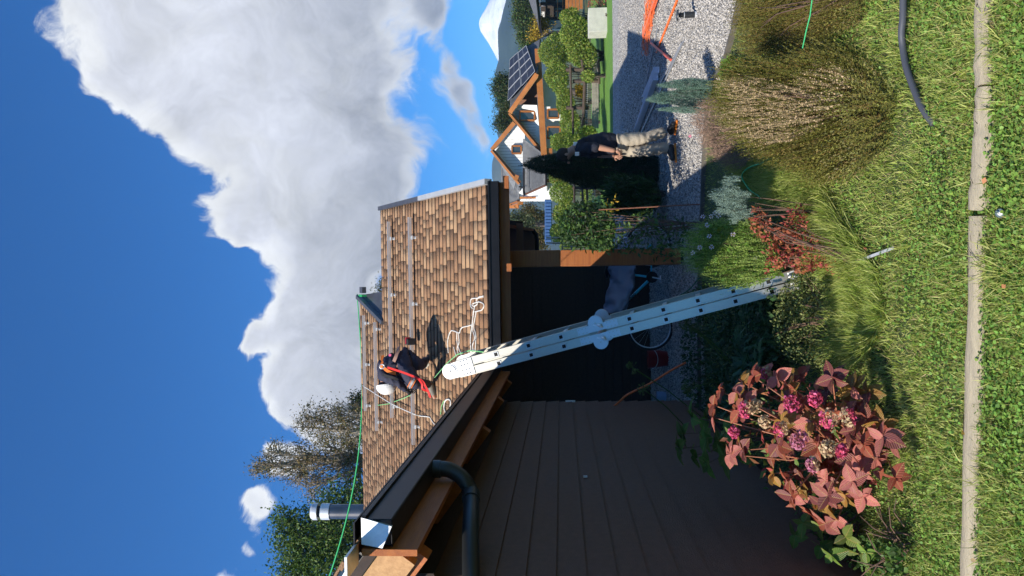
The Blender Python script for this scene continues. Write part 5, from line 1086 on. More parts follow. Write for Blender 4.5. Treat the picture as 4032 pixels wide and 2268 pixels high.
def strap(name, pts, wd, m, parent, nrm=Vector((.1, -1, .2)), th=.006):
    b = MB(); pts = [Vector(p) for p in pts]; P = []
    for i in range(len(pts) - 1):
        for k in range(4):
            t_ = k / 4; a, b0, c, d = pts[max(i - 1, 0)], pts[i], pts[i + 1], pts[min(i + 2, len(pts) - 1)]
            P.append(.5 * ((2 * b0) + (c - a) * t_ + (2 * a - 5 * b0 + 4 * c - d) * t_ ** 2 + (3 * b0 - a - 3 * c + d) * t_ ** 3))
    P.append(pts[-1]); V = []
    for i, p in enumerate(P):
        d = (P[min(i + 1, len(P) - 1)] - P[max(i - 1, 0)]).normalized(); s_ = d.cross(nrm).normalized(); n_ = s_.cross(d)
        V += [p - s_ * wd / 2, p + s_ * wd / 2, p + s_ * wd / 2 + n_ * th, p - s_ * wd / 2 + n_ * th]
    Fc = []
    for i in range(len(P) - 1):
        o = i * 4
        for a, c in ((0, 1), (1, 2), (2, 3), (3, 0)): Fc.append((o + a, o + c, o + 4 + c, o + 4 + a))
    Fc += [(3, 2, 1, 0), tuple(len(V) - 4 + k for k in range(4))]
    b.add(V, Fc); return b.build(name, m, parent)
# --- worker bending over on the roof --------------------------------------
def D1(x, y, h=0.0):
    return on1(x, y, h).y
dR = D1(1712, 1545); dL = D1(1690, 1420)
wk = thing('person', 'worker in navy clothes, white helmet and orange harness bending over on the tan roof', 'person', on1(1700, 1500))
dH = 11.05
hipc = W(1583, 1418, dH); hipR = W(1592, 1440, dH - .08); hipL = W(1597, 1398, dH + .12)
kneR = W(1636, 1512, dH - .22); ankR = W(1694, 1514, dR - .05); toeR = W(1714, 1572, dR - .12)
kneL = W(1652, 1440, dH + .02); ankL = W(1672, 1424, dL - .02); toeL = W(1688, 1400, dL - .02)
spn = W(1545, 1432, dH - .02); chs = W(1515, 1465, dH + .02); nck = W(1512, 1492, dH + .05); hed = W(1522, 1520, dH + .08)
shR = W(1520, 1484, dH - .13); elR = W(1566, 1506, dH - .20); wrR = W(1598, 1538, dH - .02); hnR = W(1612, 1546, dH + .04)
shL = W(1515, 1470, dH + .24); elL = W(1572, 1488, dH + .34); wrL = W(1612, 1520, dH + .22); hnL = W(1622, 1532, dH + .18)
J = [hipc, spn, chs, nck, hed, hipR, kneR, ankR, toeR, hipL, kneL, ankL, toeL, shR, elR, wrR, shL, elL, wrL]
E = [(0, 1), (1, 2), (2, 3), (3, 4), (0, 5), (5, 6), (6, 7), (7, 8), (0, 9), (9, 10), (10, 11), (11, 12), (2, 13), (13, 14), (14, 15), (2, 16), (16, 17), (17, 18)]
skin('body', J, E, [.13, .12, .13, .06, .08, .085, .055, .04, .035, .085, .055, .04, .035, .06, .042, .03, .06, .042, .03], m_skin, wk)
skin('shirt', [hipc.lerp(spn, .25), spn, chs, nck.lerp(chs, .25), shR, elR, wrR, shL, elL, wrL, chs.lerp(spn, .45) - Vector((0, .05, 0))], [(0, 1), (1, 10), (10, 2), (2, 3), (2, 4), (4, 5), (5, 6), (2, 7), (7, 8), (8, 9)],
     [.165, .175, .165, .085, .088, .062, .05, .088, .062, .05, .18], m_navy, wk)
but = W(1598, 1428, dH - .05)
skin('trousers', [hipc.lerp(spn, .2), but, hipR, kneR, ankR.lerp(kneR, .12), hipL, kneL, ankL.lerp(kneL, .12)], [(0, 1), (1, 2), (2, 3), (3, 4), (1, 5), (5, 6), (6, 7)], [.155, .185, .135, .095, .07, .135, .095, .07], m_navy, wk)
def shoe(name, ank, toe, parent, m, sole_m, up_, w_=.045, heel=.05):
    d = (toe - ank); d -= up_ * d.dot(up_); d.normalize(); s_ = d.cross(up_); ln2 = .27; c0 = ank - up_ * .055 - d * heel
    o = skin(name, [c0 + up_ * .035, c0 + d * ln2 * .35 + up_ * .045, c0 + d * ln2 * .72 + up_ * .03, c0 + d * ln2 * .97 + up_ * .018, ank + up_ * .03], [(0, 1), (1, 2), (2, 3), (1, 4)], [.043, .05, .046, .034, .048], m, parent)
    b = MB(); pr = [(0, -.03), (.07, -.038), (.15, -.040), (.22, -.042), (.27, -.028), (.285, 0), (.27, .028), (.22, .042), (.15, .040), (.07, .038), (0, .03), (-.02, 0)]
    b.prism([c0 + d * a + s_ * c - up_ * .006 for a, c in pr], up_ * -.022); b.build('sole', sole_m, o); return o
shoe('shoe', ankR, toeR, wk, m_boot, mat('pale_sole', (.52, .50, .44), .7), P1n); shoe('shoe', ankL, toeL, wk, mat('dark_shoe', (.04, .04, .045), .7), MATS['pale_sole'], (P1n * .5 - UZ * 0 + hr * .4).normalized())
def hand(wr, tip, m, parent, thumb_side=1, curl=.5, size=1.0, nrm0=Vector((0, -1, 0))):
    d = (tip - wr).normalized(); s_ = d.cross(nrm0).normalized(); n_ = s_.cross(d)
    V = [wr, wr + d * .045 * size, wr + d * .085 * size]; Ed = [(0, 1), (1, 2)]; Rd = [.024 * size, .030 * size, .028 * size]
    for i, (q, l) in enumerate(((-.033, .066), (-.011, .076), (.011, .072), (.031, .056))):
        b0 = wr + d * .088 * size + s_ * q * size; o = len(V); cv = -n_ * curl
        V += [b0, b0 + (d + cv * .3).normalized() * l * .45 * size, b0 + (d + cv * .3).normalized() * l * .45 * size + (d * .7 + cv).normalized() * l * .5 * size]; Ed += [(2, o), (o, o + 1), (o + 1, o + 2)]; Rd += [.010 * size, .009 * size, .007 * size]
    t0 = wr + d * .03 * size + s_ * -.03 * size * thumb_side; o = len(V); V += [t0, t0 + (d * .6 - s_ * thumb_side * .8).normalized() * .035 * size, t0 + (d * .6 - s_ * thumb_side * .8).normalized() * .035 * size + (d - n_ * .4).normalized() * .03 * size]; Ed += [(1, o), (o, o + 1), (o + 1, o + 2)]; Rd += [.013 * size, .011 * size, .008 * size]
    return skin('hand', V, Ed, Rd, m, parent, 1)
hand(wrR, hnR, m_blk, wk, 1); hand(wrL, hnL, m_blk, wk, -1)
# helmet: dome with brim, crown pointing to the left of the picture
hax = (W(1524, 1550, dH + .06) - W(1520, 1512, dH + .08)).normalized(); hrot = hax.to_track_quat('Z', 'Y').to_matrix(); hc = W(1522, 1517, dH + .07)
b = MB(); b.ball(hc, .14, (1.0, 1.12, 1.0), 28, 12, hrot, half=True); hl = b.build('helmet', m_helm, wk, smooth=True)
b = MB(); b.tube([hc - hax * .012, hc + hax * .012], .148, 28); b.build('brim', m_helm, hl, smooth=False)
b = MB(); b.tube([hc - hax * .05, hc - hax * .01], [.10, .13], 20); b.build('head_band', m_blk, hl)
strap('chin_strap', [hc - hax * .02 + Vector((.0, -.11, .0)), hc - hax * .10 + Vector((0, -.10, -.03)), hc - hax * .14 + Vector((0, -.04, -.08))], .02, m_blk, wk)
strap('harness_strap', [W(1507, 1400, dH - .05), W(1505, 1424, dH - .14), W(1503, 1442, dH - .17), W(1497, 1456, dH - .12), W(1492, 1466, dH)], .045, m_org, wk)
strap('harness_strap', [W(1508, 1442, dH - .17), W(1520, 1456, dH - .19), W(1538, 1466, dH - .19), W(1558, 1470, dH - .17)], .045, m_org, wk)
strap('harness_strap', [W(1492, 1452, dH - .1), W(1500, 1468, dH - .17), W(1520, 1480, dH - .22), W(1548, 1488, dH - .24), W(1566, 1496, dH - .22)], .04, m_blk, wk)
strap('belt', [W(1571, 1364, dH + .02), W(1566, 1380, dH - .14), W(1560, 1402, dH - .19), W(1551, 1424, dH - .18)], .05, mat('brown_belt', (.30, .17, .13), .7), wk)
b = MB(); c = W(1505, 1443, dH - .2); b.tube([c + Vector((.03 * math.cos(a), -.01, .035 * math.sin(a))) for a in np.linspace(0, 6.28, 17)], .008, 6); b.build('d_ring', m_alu, wk)
strap('lanyard', [W(1526, 1447, dH - .22), W(1552, 1455, dH - .25), W(1580, 1464, dH - .27), W(1612, 1476, dH - .28), W(1640, 1488, dH - .30), W(1664, 1502, dH - .32), W(1676, 1522, dH - .33), W(1688, 1546, dH - .34), W(1694, 1564, dH - .30)], .03, m_redw, wk)
strap('lanyard', [W(1650, 1494, dH - .31), W(1662, 1512, dH - .33), W(1664, 1532, dH - .32), W(1684, 1540, dH - .3)], .028, m_redw, wk)
strap('leg_stripe', [W(1630, 1488, dH - .22), W(1628, 1494, dH - .335), W(1618, 1512, dH - .33), W(1611, 1526, dH - .25)], .05, mat('grey_reflective', (.25, .23, .23), .5), wk)
strap('leg_stripe', [W(1624, 1486, dH - .23), W(1621, 1494, dH - .34), W(1611, 1512, dH - .335), W(1605, 1524, dH - .25)], .008, m_org, wk); strap('leg_stripe', [W(1640, 1492, dH - .23), W(1637, 1498, dH - .34), W(1627, 1516, dH - .335), W(1620, 1528, dH - .25)], .008, m_org, wk)
b = MB(); c = W(1536, 1398, dH - .165); b.tube([c, c + Vector((0, -.012, 0))], .02, 14); b.build('badge', mat('pink_badge', (.75, .12, .25), .5), wk)
tb = thing('tool_bag', 'black tool pouch with a red rim lying on the upper rail behind the worker', 'bag', on1(1620, 1345, .09))
b = MB(); c = on1(1616, 1345, .16); b.box(c, (hr, P1u, P1n), (.05, .07, .07)); b.build('pouch', m_blk, tb, bevel=.012); b = MB(); c = on1(1606, 1341, .2); b.box(c, (hr, P1u, P1n), (.052, .015, .04)); b.build('rim', mat('red_edge', (.4, .03, .04), .6), tb)
# --- man standing on the gravel ------------------------------------------------
dm = 11.0; mb_ = Vector((W(2665, 600, dm).x, dm, 0)); mn = thing('person', 'man in a dark navy shirt and khaki trousers looking down on the gravel', 'person', mb_)
def Q(x, y, d=0.0): return W(x, y, dm + d)
pel = Q(2436, 572); sp1 = Q(2390, 560); ch1 = Q(2310, 570); nk1 = Q(2258, 588); hd1 = Q(2226, 612); fc1 = Q(2232, 632)
hr1 = Q(2450, 548, -.07); kr1 = Q(2540, 545, -.08); ar1 = Q(2618, 518, -.06); hl1 = Q(2450, 592, .08); kl1 = Q(2540, 592, .0); al1 = Q(2636, 582, -.04)
s1 = Q(2285, 590, -.16); e1 = Q(2360, 578, -.22); w1 = Q(2424, 594, -.20); h1 = Q(2450, 604, -.14); s2_ = Q(2280, 585, .18); e2_ = Q(2362, 612, .20); w2_ = Q(2420, 614, .02); h2 = Q(2440, 618, -.06)
J = [pel, sp1, ch1, nk1, hd1, hr1, kr1, ar1, hl1, kl1, al1, s1, e1, w1, s2_, e2_, w2_, fc1]
skin('body', J, [(0, 1), (1, 2), (2, 3), (3, 4), (0, 5), (5, 6), (6, 7), (0, 8), (8, 9), (9, 10), (2, 11), (11, 12), (12, 13), (2, 14), (14, 15), (15, 16), (4, 17)], [.11, .105, .12, .065, .088, .08, .055, .04, .08, .055, .04, .06, .042, .030, .06, .042, .030, .055], m_skin, mn)
skin('shirt', [pel.lerp(sp1, -.15), sp1, ch1, nk1.lerp(ch1, .35), s1, e1.lerp(s1, -.05), s2_, e2_, Q(2345, 575)], [(0, 1), (1, 8), (8, 2), (2, 3), (2, 4), (4, 5), (2, 6), (6, 7)], [.165, .175, .165, .10, .10, .078, .10, .078, .18], m_navy2, mn)
skin('trousers', [pel.lerp(sp1, .1), pel - UZ * .06, hr1, kr1, ar1 + (ar1 - kr1) * .10, hl1, kl1, al1 + (al1 - kl1) * .06], [(0, 1), (1, 2), (2, 3), (3, 4), (1, 5), (5, 6), (6, 7)], [.15, .16, .115, .088, .085, .115, .095, .088], m_khaki, mn)
hr_ = MB(); hr_.ball(hd1 + Vector((.015, .0, .025)), .105, (.95, .85, 1.0), 20, 12); hr_.build('hair', m_hair, mn, smooth=True)
b = MB(); f0 = hd1 + Vector((-.095, 0, -.035)); b.ball(f0 + Vector((-.01, 0, -.01)), .018, (1.0, .7, 1.1), 10, 7); b.build('nose', m_skin, mn, smooth=True)
b = MB(); b.ball(hd1 + Vector((.0, -.088, -.02)), .026, (.8, .35, 1.2), 10, 7); b.build('ear', m_skin, mn, smooth=True)
for sgn in (-1, 1): b = MB(); b.ball(hd1 + Vector((-.085, sgn * .032, -.012)), .011, nu=8, nv=6); b.build('eye', m_hair, mn, smooth=True)
b = MB(); b.ball(hd1 + Vector((-.075, 0, -.085)), .03, (.7, .9, .6), 10, 7); b.build('beard', m_hair, mn, smooth=True)
skin('collar', [nk1.lerp(ch1, .2), nk1], [(0, 1)], [.095, .075], m_navy2, mn, 1)
skin('forearm', [e1.lerp(s1, .15), w1], [(0, 1)], [.045, .034], m_skin, mn, 2)
hand(w1, h1, m_skin, mn, 1, .6, .9); hand(w2_, h2, m_skin, mn, -1, .6, .9)
for px, py, wd in ((2266, 566, .05), (2272, 602, .025), (2272, 610, .02)):
    b = MB(); c = Q(px, py, -.175 if wd > .04 else -.235); b.box(c, (Vector((1, 0, 0)), Vector((0, 1, 0)), UZ), (wd * .5, .004, .03)); b.build('patch', m_refl, mn)
m_ora = mat('orange_sole_trim', (.85, .24, .02), .6); m_bk2 = mat('black_trainer', (.02, .02, .022), .6)
tf = Vector((ar1.x + .18, dm - .14, 0)); 
ar1g = Vector((ar1.x, dm - .06, .10)); al1g = Vector((al1.x, dm - .04, .10))
shoe('shoe', ar1g, ar1g + Vector((.10, -.20, 0)), mn, m_bk2, m_ora, UZ); shoe('shoe', al1g, al1g + Vector((-.22, -.08, 0)), mn, m_bk2, m_ora, UZ)
# ------------------------------------------------------------------ ropes, cables, bicycle, tools on the gravel
m_wr = mat('white_rope', (.70, .69, .65), .85, var=.25, vscale=60, bump=.6, bscale=120); m_gr2 = mat('green_rope', (.03, .42, .14), .7, var=.2, vscale=60); m_gl = mat('pale_green_cord', (.20, .55, .22), .7)
def z6(p): return (1700 + p[0] / 3.22, 1050 + p[1] / 3.22)
def z2(p): return (1400 + p[0] / 2.07, 1200 + p[1] / 2.07)
wr = thing('white_rope', 'tangled white braided rope lying on the shingles right of the ladder top', 'rope', on1(1860, 1220))
for path in ([(655, 370), (600, 395), (560, 400), (505, 408), (492, 450), (495, 500), (520, 530)], [(520, 470), (560, 455), (605, 447), (655, 470), (662, 505), (635, 548), (590, 562), (550, 572)], [(655, 385), (610, 380), (570, 420), (580, 470), (540, 500), (510, 485)],
             [(545, 490), (530, 600), (512, 740), (492, 900), (500, 1080)], [(565, 565), (545, 680), (535, 770), (562, 880), (550, 1095)], [(530, 560), (520, 700), (520, 800), (545, 900), (520, 1000), (540, 1100)], [(505, 740), (450, 755), (390, 770), (365, 800), (350, 840), (300, 822), (250, 812), (222, 860), (205, 930), (205, 1010), (212, 1095)],
             [(320, 840), (322, 950), (350, 1050), (385, 1135)], [(340, 850), (348, 960), (325, 1030), (335, 1095)], [(280, 1020), (290, 1060), (310, 1130)], [(490, 1080), (530, 1060), (545, 1090), (500, 1110), (485, 1085)]):
    b = MB(); b.tube([on1(*z6(p), .022 + .008 * math.sin(i)) for i, p in enumerate(smooth_path([Vector((a, c, 0)) for a, c in path], 4))] if False else [on1(1700 + p.x / 3.22, 1050 + p.y / 3.22, .022) for p in smooth_path([Vector((a, c, 0)) for a, c in path], 5)], .0085, 6); b.build('strand', m_wr, wr, smooth=True)
r2 = thing('white_rope', 'thin white rope crossing the shingles diagonally left of the white helmet', 'rope', on1(1600, 1600))
b = MB(); b.tube([on1(1400 + p.x / 2.07, 1200 + p.y / 2.07, .10 if p.x < 500 else .025) for p in smooth_path([Vector((a, c, 0)) for a, c in [(60, 660), (170, 730), (300, 810), (450, 880), (520, 905), (600, 915), (622, 945), (645, 975)]], 5)], .009, 6); b.build('strand', m_wr, r2, smooth=True)
r3 = thing('white_rope', 'small loop of white rope at the side gutter, left of the ladder top', 'rope', on1(1750, 1600))
b = MB(); b.tube([on1(1400 + p.x / 2.07, 1200 + p.y / 2.07, .03) for p in smooth_path([Vector((a, c, 0)) for a, c in [(735, 880), (722, 840), (728, 790), (752, 770), (775, 785), (772, 830)]], 5)], .012, 6); b.build('strand', m_wr, r3, smooth=True)
r4 = thing('garden_rope', 'thin green cord running over the roof from the ladder past the worker shoe', 'cord', on1(1750, 1480))
b = MB(); b.tube([on1(*p, .06) for p in ((1487, 1596), (1530, 1590), (1590, 1568), (1618, 1555))], .006, 5); b.build('strand', m_gl, r4)
b = MB(); b.tube([W(1711, 1487, 10.6), W(1760, 1430, 7.5), W(1800, 1396, 6.3), W(1850, 1380, 6.0), W(1905, 1386, 5.95)], .0045, 5); b.build('strand', m_gl, r4)
b = MB(); b.tube([on1(1735, 1632, .04), on1(1738, 1600, .04), on1(1748, 1578, .04)], .006, 5); b.build('strand', m_gl, r4)
# the long green safety rope, tied at the upper verge and running off to the near left
ra = P1(A[0] + .02, TOPM - .02, .06); rb = W(1245, 2290, 15.45); rb2 = W(1215, 2500, 15.5)
sr = thing('safety_rope', 'long bright green rope stretched from the roof ridge across the sky', 'rope', ra)
b = MB(); b.tube([ra.lerp(rb2, k / 20) - UZ * .5 * math.sin(math.pi * k / 20) for k in range(21)], [.010 + .009 * k / 20 for k in range(21)], 8); b.build('strand', m_gr2, sr, smooth=True)
b = MB(); b.tube([ra + hr * .03, ra - hr * .03 + hf * .1, ra + hr * .02 - P1u * .15], .012, 6); b.build('knot', m_gr2, sr)
# cord on the ground
def gcord(name, label, pts, r_, m, z=.05, cat='cord', part='strand'):
    t = thing(name, label, cat, G(*pts[0])); b = MB(); b.tube(smooth_path([G(p[0], p[1], p[2] if len(p) > 2 else z) for p in pts], 6), r_, 7); b.build(part, m, t, smooth=True); return t
gcord('garden_rope', 'green cord curling over the dark lawn near the tall grass', [(3010, 640, .10), (2960, 655, .12), (2930, 675, .10), (2922, 700, .1), (2950, 745, .1), (2985, 770, .08), (2995, 785, .08)], .006, m_gr2)
gcord('garden_rope', 'short green cord beside the pale daisies', [(2758, 930, .35), (2764, 970, .35), (2762, 990, .3)], .006, m_gr2)
b = thing('garden_rope', 'green cord hanging through the heather at the picture edge', 'cord', W(3180, 90, 4.6)); mb2 = MB(); mb2.tube([W(3200, -20, 4.2), W(3190, 60, 4.25), W(3175, 120, 4.3), W(3160, 190, 4.35)], .0035, 6); mb2.build('strand', m_gr2, b)
tcd = thing('garden_rope', 'green cord in the shade running up beside the ladder to the bicycle', 'cord', W(2750, 1100, 6.6)); mb2 = MB(); mb2.tube(smooth_path([W(2752, 1095, 6.6), W(2700, 1150, 7), W(2600, 1195, 8), W(2480, 1228, 9)], 6), .006, 6); mb2.build('strand', mat('dark_green_cord', (.02, .12, .06), .7), tcd)
# bicycle in the porch shade -----------------------------------------------------
DBK = 11.6; bk = thing('bicycle', 'turquoise bicycle in the porch shade, half covered by a grey tarpaulin', 'bicycle', Vector((W(2700, 1150, DBK).x, DBK, 0)))
m_bl = mat('turquoise_paint', (.04, .55, .75), .35); m_tyre = mat('tyre_rubber', (.015, .015, .015), .8); m_rim = mat('bright_rim', (.62, .66, .72), .35, metal=.6)
def BQ(x, y, d=0): return W(x, y, DBK + d)
bb = BQ(2566, 1092); seatc = BQ(2420, 1060); headt = BQ(2395, 1235); headb = BQ(2425, 1245); rax = BQ(2560, 985 - 20); fax = BQ(2560, 1290)
seatc = BQ(2500, 1086)
b = MB(); b.tube([bb, BQ(2440, 1215)], .021, 10); b.tube([bb, BQ(2440, 1075)], .017, 10); b.tube([BQ(2440, 1075), BQ(2425, 1225)], .016, 8); b.tube([BQ(2415, 1222), BQ(2455, 1235)], .022, 10); b.tube([bb, rax + Vector((0, .05, 0))], .011, 8); b.tube([bb, rax - Vector((0, .05, 0))], .011, 8); b.tube([BQ(2440, 1075, .05), rax + Vector((0, .05, 0))], .010, 8); b.tube([BQ(2440, 1075, -.05), rax - Vector((0, .05, 0))], .010, 8)
b.build('frame', m_bl, bk, smooth=True)
b = MB(); b.tube([BQ(2455, 1235, -.05), fax - Vector((0, .05, 0))], .013, 8); b.tube([BQ(2455, 1235, .05), fax + Vector((0, .05, 0))], .013, 8); b.build('fork', mat('silver_fork', (.35, .38, .45), .4, metal=.5), bk, smooth=True)
for c, nm in ((rax, 'rear'), (fax, 'front')):
    c = Vector((c.x, DBK, .34)); b = MB(); b.tube([c + Vector((.325 * math.cos(a), 0, .325 * math.sin(a))) for a in np.linspace(0, 6.2832, 41)], .020, 8, False); wt = b.build('wheel', m_tyre, bk, smooth=True)
    b = MB(); b.tube([c + Vector((.30 * math.cos(a), 0, .30 * math.sin(a))) for a in np.linspace(0, 6.2832, 41)], .011, 6, False); b.build('rim', m_rim, wt, smooth=True)
    b = MB(); b.tube([c - Vector((0, .05, 0)), c + Vector((0, .05, 0))], .022, 10)
    for k in range(20): a = k * .314; b.tube([c + Vector((0, .02 * (-1) ** k, 0)), c + Vector((.3 * math.cos(a), 0, .3 * math.sin(a)))], .0012, 3, False)
    stuff(b.build('spokes', m_rim, wt))
b = MB(); b.tube([bb - Vector((0, .03, 0)), bb + Vector((0, .03, 0))], .035, 12); b.tube([bb - Vector((0, .04, 0)), bb - Vector((0, .055, 0))], .085, 24); b.build('chainring', m_black, bk)
b = MB(); b.tube([bb - Vector((0, .06, 0)), BQ(2600, 1098, -.07)], .010, 6); b.beam(BQ(2600, 1090, -.08), BQ(2600, 1106, -.18), .05, .02); b.build('crank', m_rim, bk)
b = MB(); b.tube([BQ(2440, 1222), BQ(2390, 1215), BQ(2385, 1200)], .013, 8); b.tube([BQ(2388, 1205, -.28), BQ(2385, 1208), BQ(2388, 1205, .28)], .012, 8); b.build('handlebar', m_black, bk)
b = MB(); b.tube([BQ(2440, 1075), BQ(2395, 1070)], .013, 8); b.ball(BQ(2390, 1068), .08, (1.4, .7, .4), 14, 8); b.build('saddle', m_black, bk, smooth=True)
txc = bpy.data.curves.new('lettering', 'FONT'); txc.body = 'Jeep'; txc.size = .085; txc.align_x = 'CENTER'; txc.align_y = 'CENTER'; txc.extrude = .001
txo = bpy.data.objects.new('lettering', txc); COL.objects.link(txo); txc.materials.append(m_hole); dg_ = bpy.context.evaluated_depsgraph_get(); mt_ = bpy.data.meshes.new_from_object(txo.evaluated_get(dg_)); bpy.data.objects.remove(txo)
tx = (bb - BQ(2440, 1215)).normalized(); tz = Vector((0, -1, 0)); ty = tz.cross(tx).normalized()
Mx = Matrix((tx, ty, tz)).transposed().to_4x4(); mt_.transform(Matrix.Translation(BQ(2487, 1168, -.026) - ORG[bk.name]) @ Mx); link('lettering', mt_, m_hole, bk)
# tarpaulin over the bicycle
m_tarp = mat('grey_blue_tarpaulin', (.20, .23, .31), .35)
def drape(name, label, grid, m, cat='cover', th=.01, seed=2):
    rg = np.random.default_rng(seed); t = thing(name, label, cat, grid[-1][0]); n = len(grid); mm_ = len(grid[0]); US, VS = 3, 4; V = []
    Gp = np.array([[tuple(p) for p in r_] for r_ in grid])
    def samp(u, v):
        i = min(int(u), n - 2); j = min(int(v), mm_ - 2); a, c = u - i, v - j; return Gp[i, j] * (1 - a) * (1 - c) + Gp[i + 1, j] * a * (1 - c) + Gp[i, j + 1] * (1 - a) * c + Gp[i + 1, j + 1] * a * c
    nu, nv = (n - 1) * US + 1, (mm_ - 1) * VS + 1
    for i in range(nu):
        for j in range(nv):
            p = samp(i / US, j / VS); f_ = math.sin(j * 1.9 + .5 * math.sin(i * .9)) * .020 + math.sin(j * .8 + i * .5) * .025 + rg.normal(0, .016); V.append((p[0], p[1] - abs(f_) * 2.2, p[2] + f_ * .3))
    Fc = [(i * nv + j, i * nv + j + 1, (i + 1) * nv + j + 1, (i + 1) * nv + j) for i in range(nu - 1) for j in range(nv - 1)]
    o = npobj('sheet', V, Fc, m, t, smooth=False); s = o.modifiers.new('thick', 'SOLIDIFY'); s.thickness = th; return t
dz = -.12
drape('tarpaulin', 'crumpled grey blue tarpaulin draped over the bicycle behind the post', [[W(2395, 1000, 11.4), W(2395, 1060, 11.4), W(2402, 1110, 11.35), W(2380, 1180, 11.35), W(2372, 1225, 11.3)],
     [W(2420, 960, 11.3), W(2440, 1050, 11.25), W(2440, 1110, 11.25), W(2420, 1180, 11.25), W(2400, 1232, 11.2)], [W(2495, 985, 11.3), W(2500, 1050, 11.2), W(2492, 1110, 11.2), W(2470, 1180, 11.2), W(2440, 1240, 11.2)],
     [W(2500, 990, 11.3), W(2502, 1055, 11.25), W(2496, 1115, 11.25), W(2480, 1180, 11.25), W(2462, 1236, 11.25)]], m_tarp)
drape('tarpaulin', 'pale blue corner of the tarpaulin right of the porch post', [[W(2455, 935, 11.3), W(2460, 950, 11.3), W(2450, 985, 11.3)], [W(2475, 935, 11.2), W(2470, 960, 11.15), W(2470, 990, 11.2)], [W(2492, 945, 11.25), W(2490, 965, 11.2), W(2490, 992, 11.2)]], mat('pale_blue_tarpaulin', (.45, .52, .68), .4, bump=.3, bscale=6), seed=4)
# conduit, pot, container
cdt = thing('orange_conduit', 'orange flexible conduit rising from the ground to the corner of the brown wall', 'conduit', G(2695, 1432))
b = MB(); b.tube(smooth_path([W(2374, 1616, 9.45), W(2400, 1612, 9.4), W(2430, 1590, 9.35), W(2462, 1560, 9.3), W(2490, 1544, 9.3), W(2560, 1510, 9.3), W(2640, 1460, 9.35), W(2700, 1428, 9.4)], 6), .014, 8); b.build('tube', mat('orange_plastic_tube', (.85, .17, .04), .5), cdt, smooth=True)
pot = thing('red_pot', 'dark red plastic bucket standing in the shade behind the ladder', 'bucket', G(2622, 1412)); pb = G(2632, 1412)
b = MB(); n = 24; b.tube([pb, pb + UZ * .02, pb + UZ * .30, pb + UZ * .30 + UZ * .02], [.11, .115, .15, .155], n, True); b.build('pail', mat('dark_red_plastic', (.22, .012, .012), .4), pot, smooth=True)
b = MB(); b.tube([pb + Vector((.15 * math.cos(a), -.02 - .12 * math.sin(a), .26 - .08 * math.sin(a))) for a in np.linspace(0, math.pi, 14)], .004, 6); b.build('handle', m_rim, pot)
pbx = thing('plastic_tub', 'small pale blue plastic tub in the shade by the house corner', 'tub', G(2625, 1560)); c = G(2625, 1560); c.z = .10
b = MB(); b.tube([Vector((c.x, c.y, 0)), Vector((c.x, c.y, c.z + .06))], [.07, .08], 16); b.build('tub', mat('pale_blue_plastic', (.25, .34, .50), .4), pbx)
# rusty stake at the climber
st_ = thing('garden_stake', 'thin rusty steel stake standing upright among the climbing rose', 'stake', Vector((W(2800, 803, 9.0).x, 9.0, 0))); b = MB(); b.tube([Vector((W(2800, 803, 9.0).x, 9.0, 0)), W(2357, 826, 9.0)], .008, 6); b.build('rod', mat('rusty_steel', (.22, .09, .05), .8, var=.3, vscale=30), st_)
# --- things lying on the gravel
m_gsteel = mat('channel_sky_reflection', (.85, .88, .95), .3, metal=.15); m_ora2 = mat('orange_pole_paint', (.85, .16, .02), .45); m_net = mat('orange_netting', (.80, .16, .04), .6)  # channel colour is a painted pale blue sky reflection
def gpole(name, label, a, c, r_, m, cat, z=.03, n=8, part='tube'):
    t = thing(name, label, cat, G(a[0], a[1])); b = MB(); b.tube([G(a[0], a[1], a[2] if len(a) > 2 else z), G(c[0], c[1], c[2] if len(c) > 2 else z)], r_, n); b.build(part, m, t); return t
gpole('orange_pole', 'straight orange pole lying across the gravel to the picture edge', (2585, 206), (2690, -60), .018, m_ora2, 'pole', .03)
gpole('red_pipe', 'short red orange pipe lying across the other rods on the gravel', (2562, 170, .08), (2642, 236, .04), .02, mat('red_orange_pipe', (.60, .09, .04), .5), 'pipe')
gpole('grey_pole', 'thin grey metal tube lying on the gravel, its far part in shadow', (2590, 112), (2535, 372), .014, mat('grey_metal_tube', (.32, .33, .35), .4, metal=.4), 'tube')
gpole('grey_pole', 'long thin grey tube passing behind the dwarf conifer', (2690, 165), (2520, 532), .016, MATS['grey_metal_tube'], 'tube')
gpole('grey_pole', 'second thin grey tube lying beside the long one near the conifer', (2684, 172), (2600, 330), .014, MATS['grey_metal_tube'], 'tube')
def channel(label, a, c, wd, dp_):
    t = thing('metal_channel', label, 'channel', G(*a), 'galvanised channels on the gravel'); p, q_ = G(a[0], a[1], .03), G(c[0], c[1], .03); d, sd, u = ortho(q_ - p); b = MB()
    u2 = (u * .75 - Vector((0, 1, 0)) * .0).normalized(); b.beam(p + u * dp_ / 2, q_ + u * dp_ / 2, .004, dp_); b.beam(p + sd * wd / 2, q_ + sd * wd / 2, wd, .004); b.beam(p + sd * wd + u * dp_ * .5, q_ + sd * wd + u * dp_ * .5, .004, dp_); b.build('profile', m_gsteel, t)
    return t
channel('blue grey galvanised channel lying on the gravel, nearer the conifer tip', (2592, 315), (2512, 525), .09, .09)
channel('galvanised channel half hidden behind the other one on the gravel', (2596, 285), (2545, 400), .09, .09)
nt_ = thing('orange_netting', 'heap of orange netting strips on the gravel at the picture edge', 'netting', G(2570, 100)); b = MB()
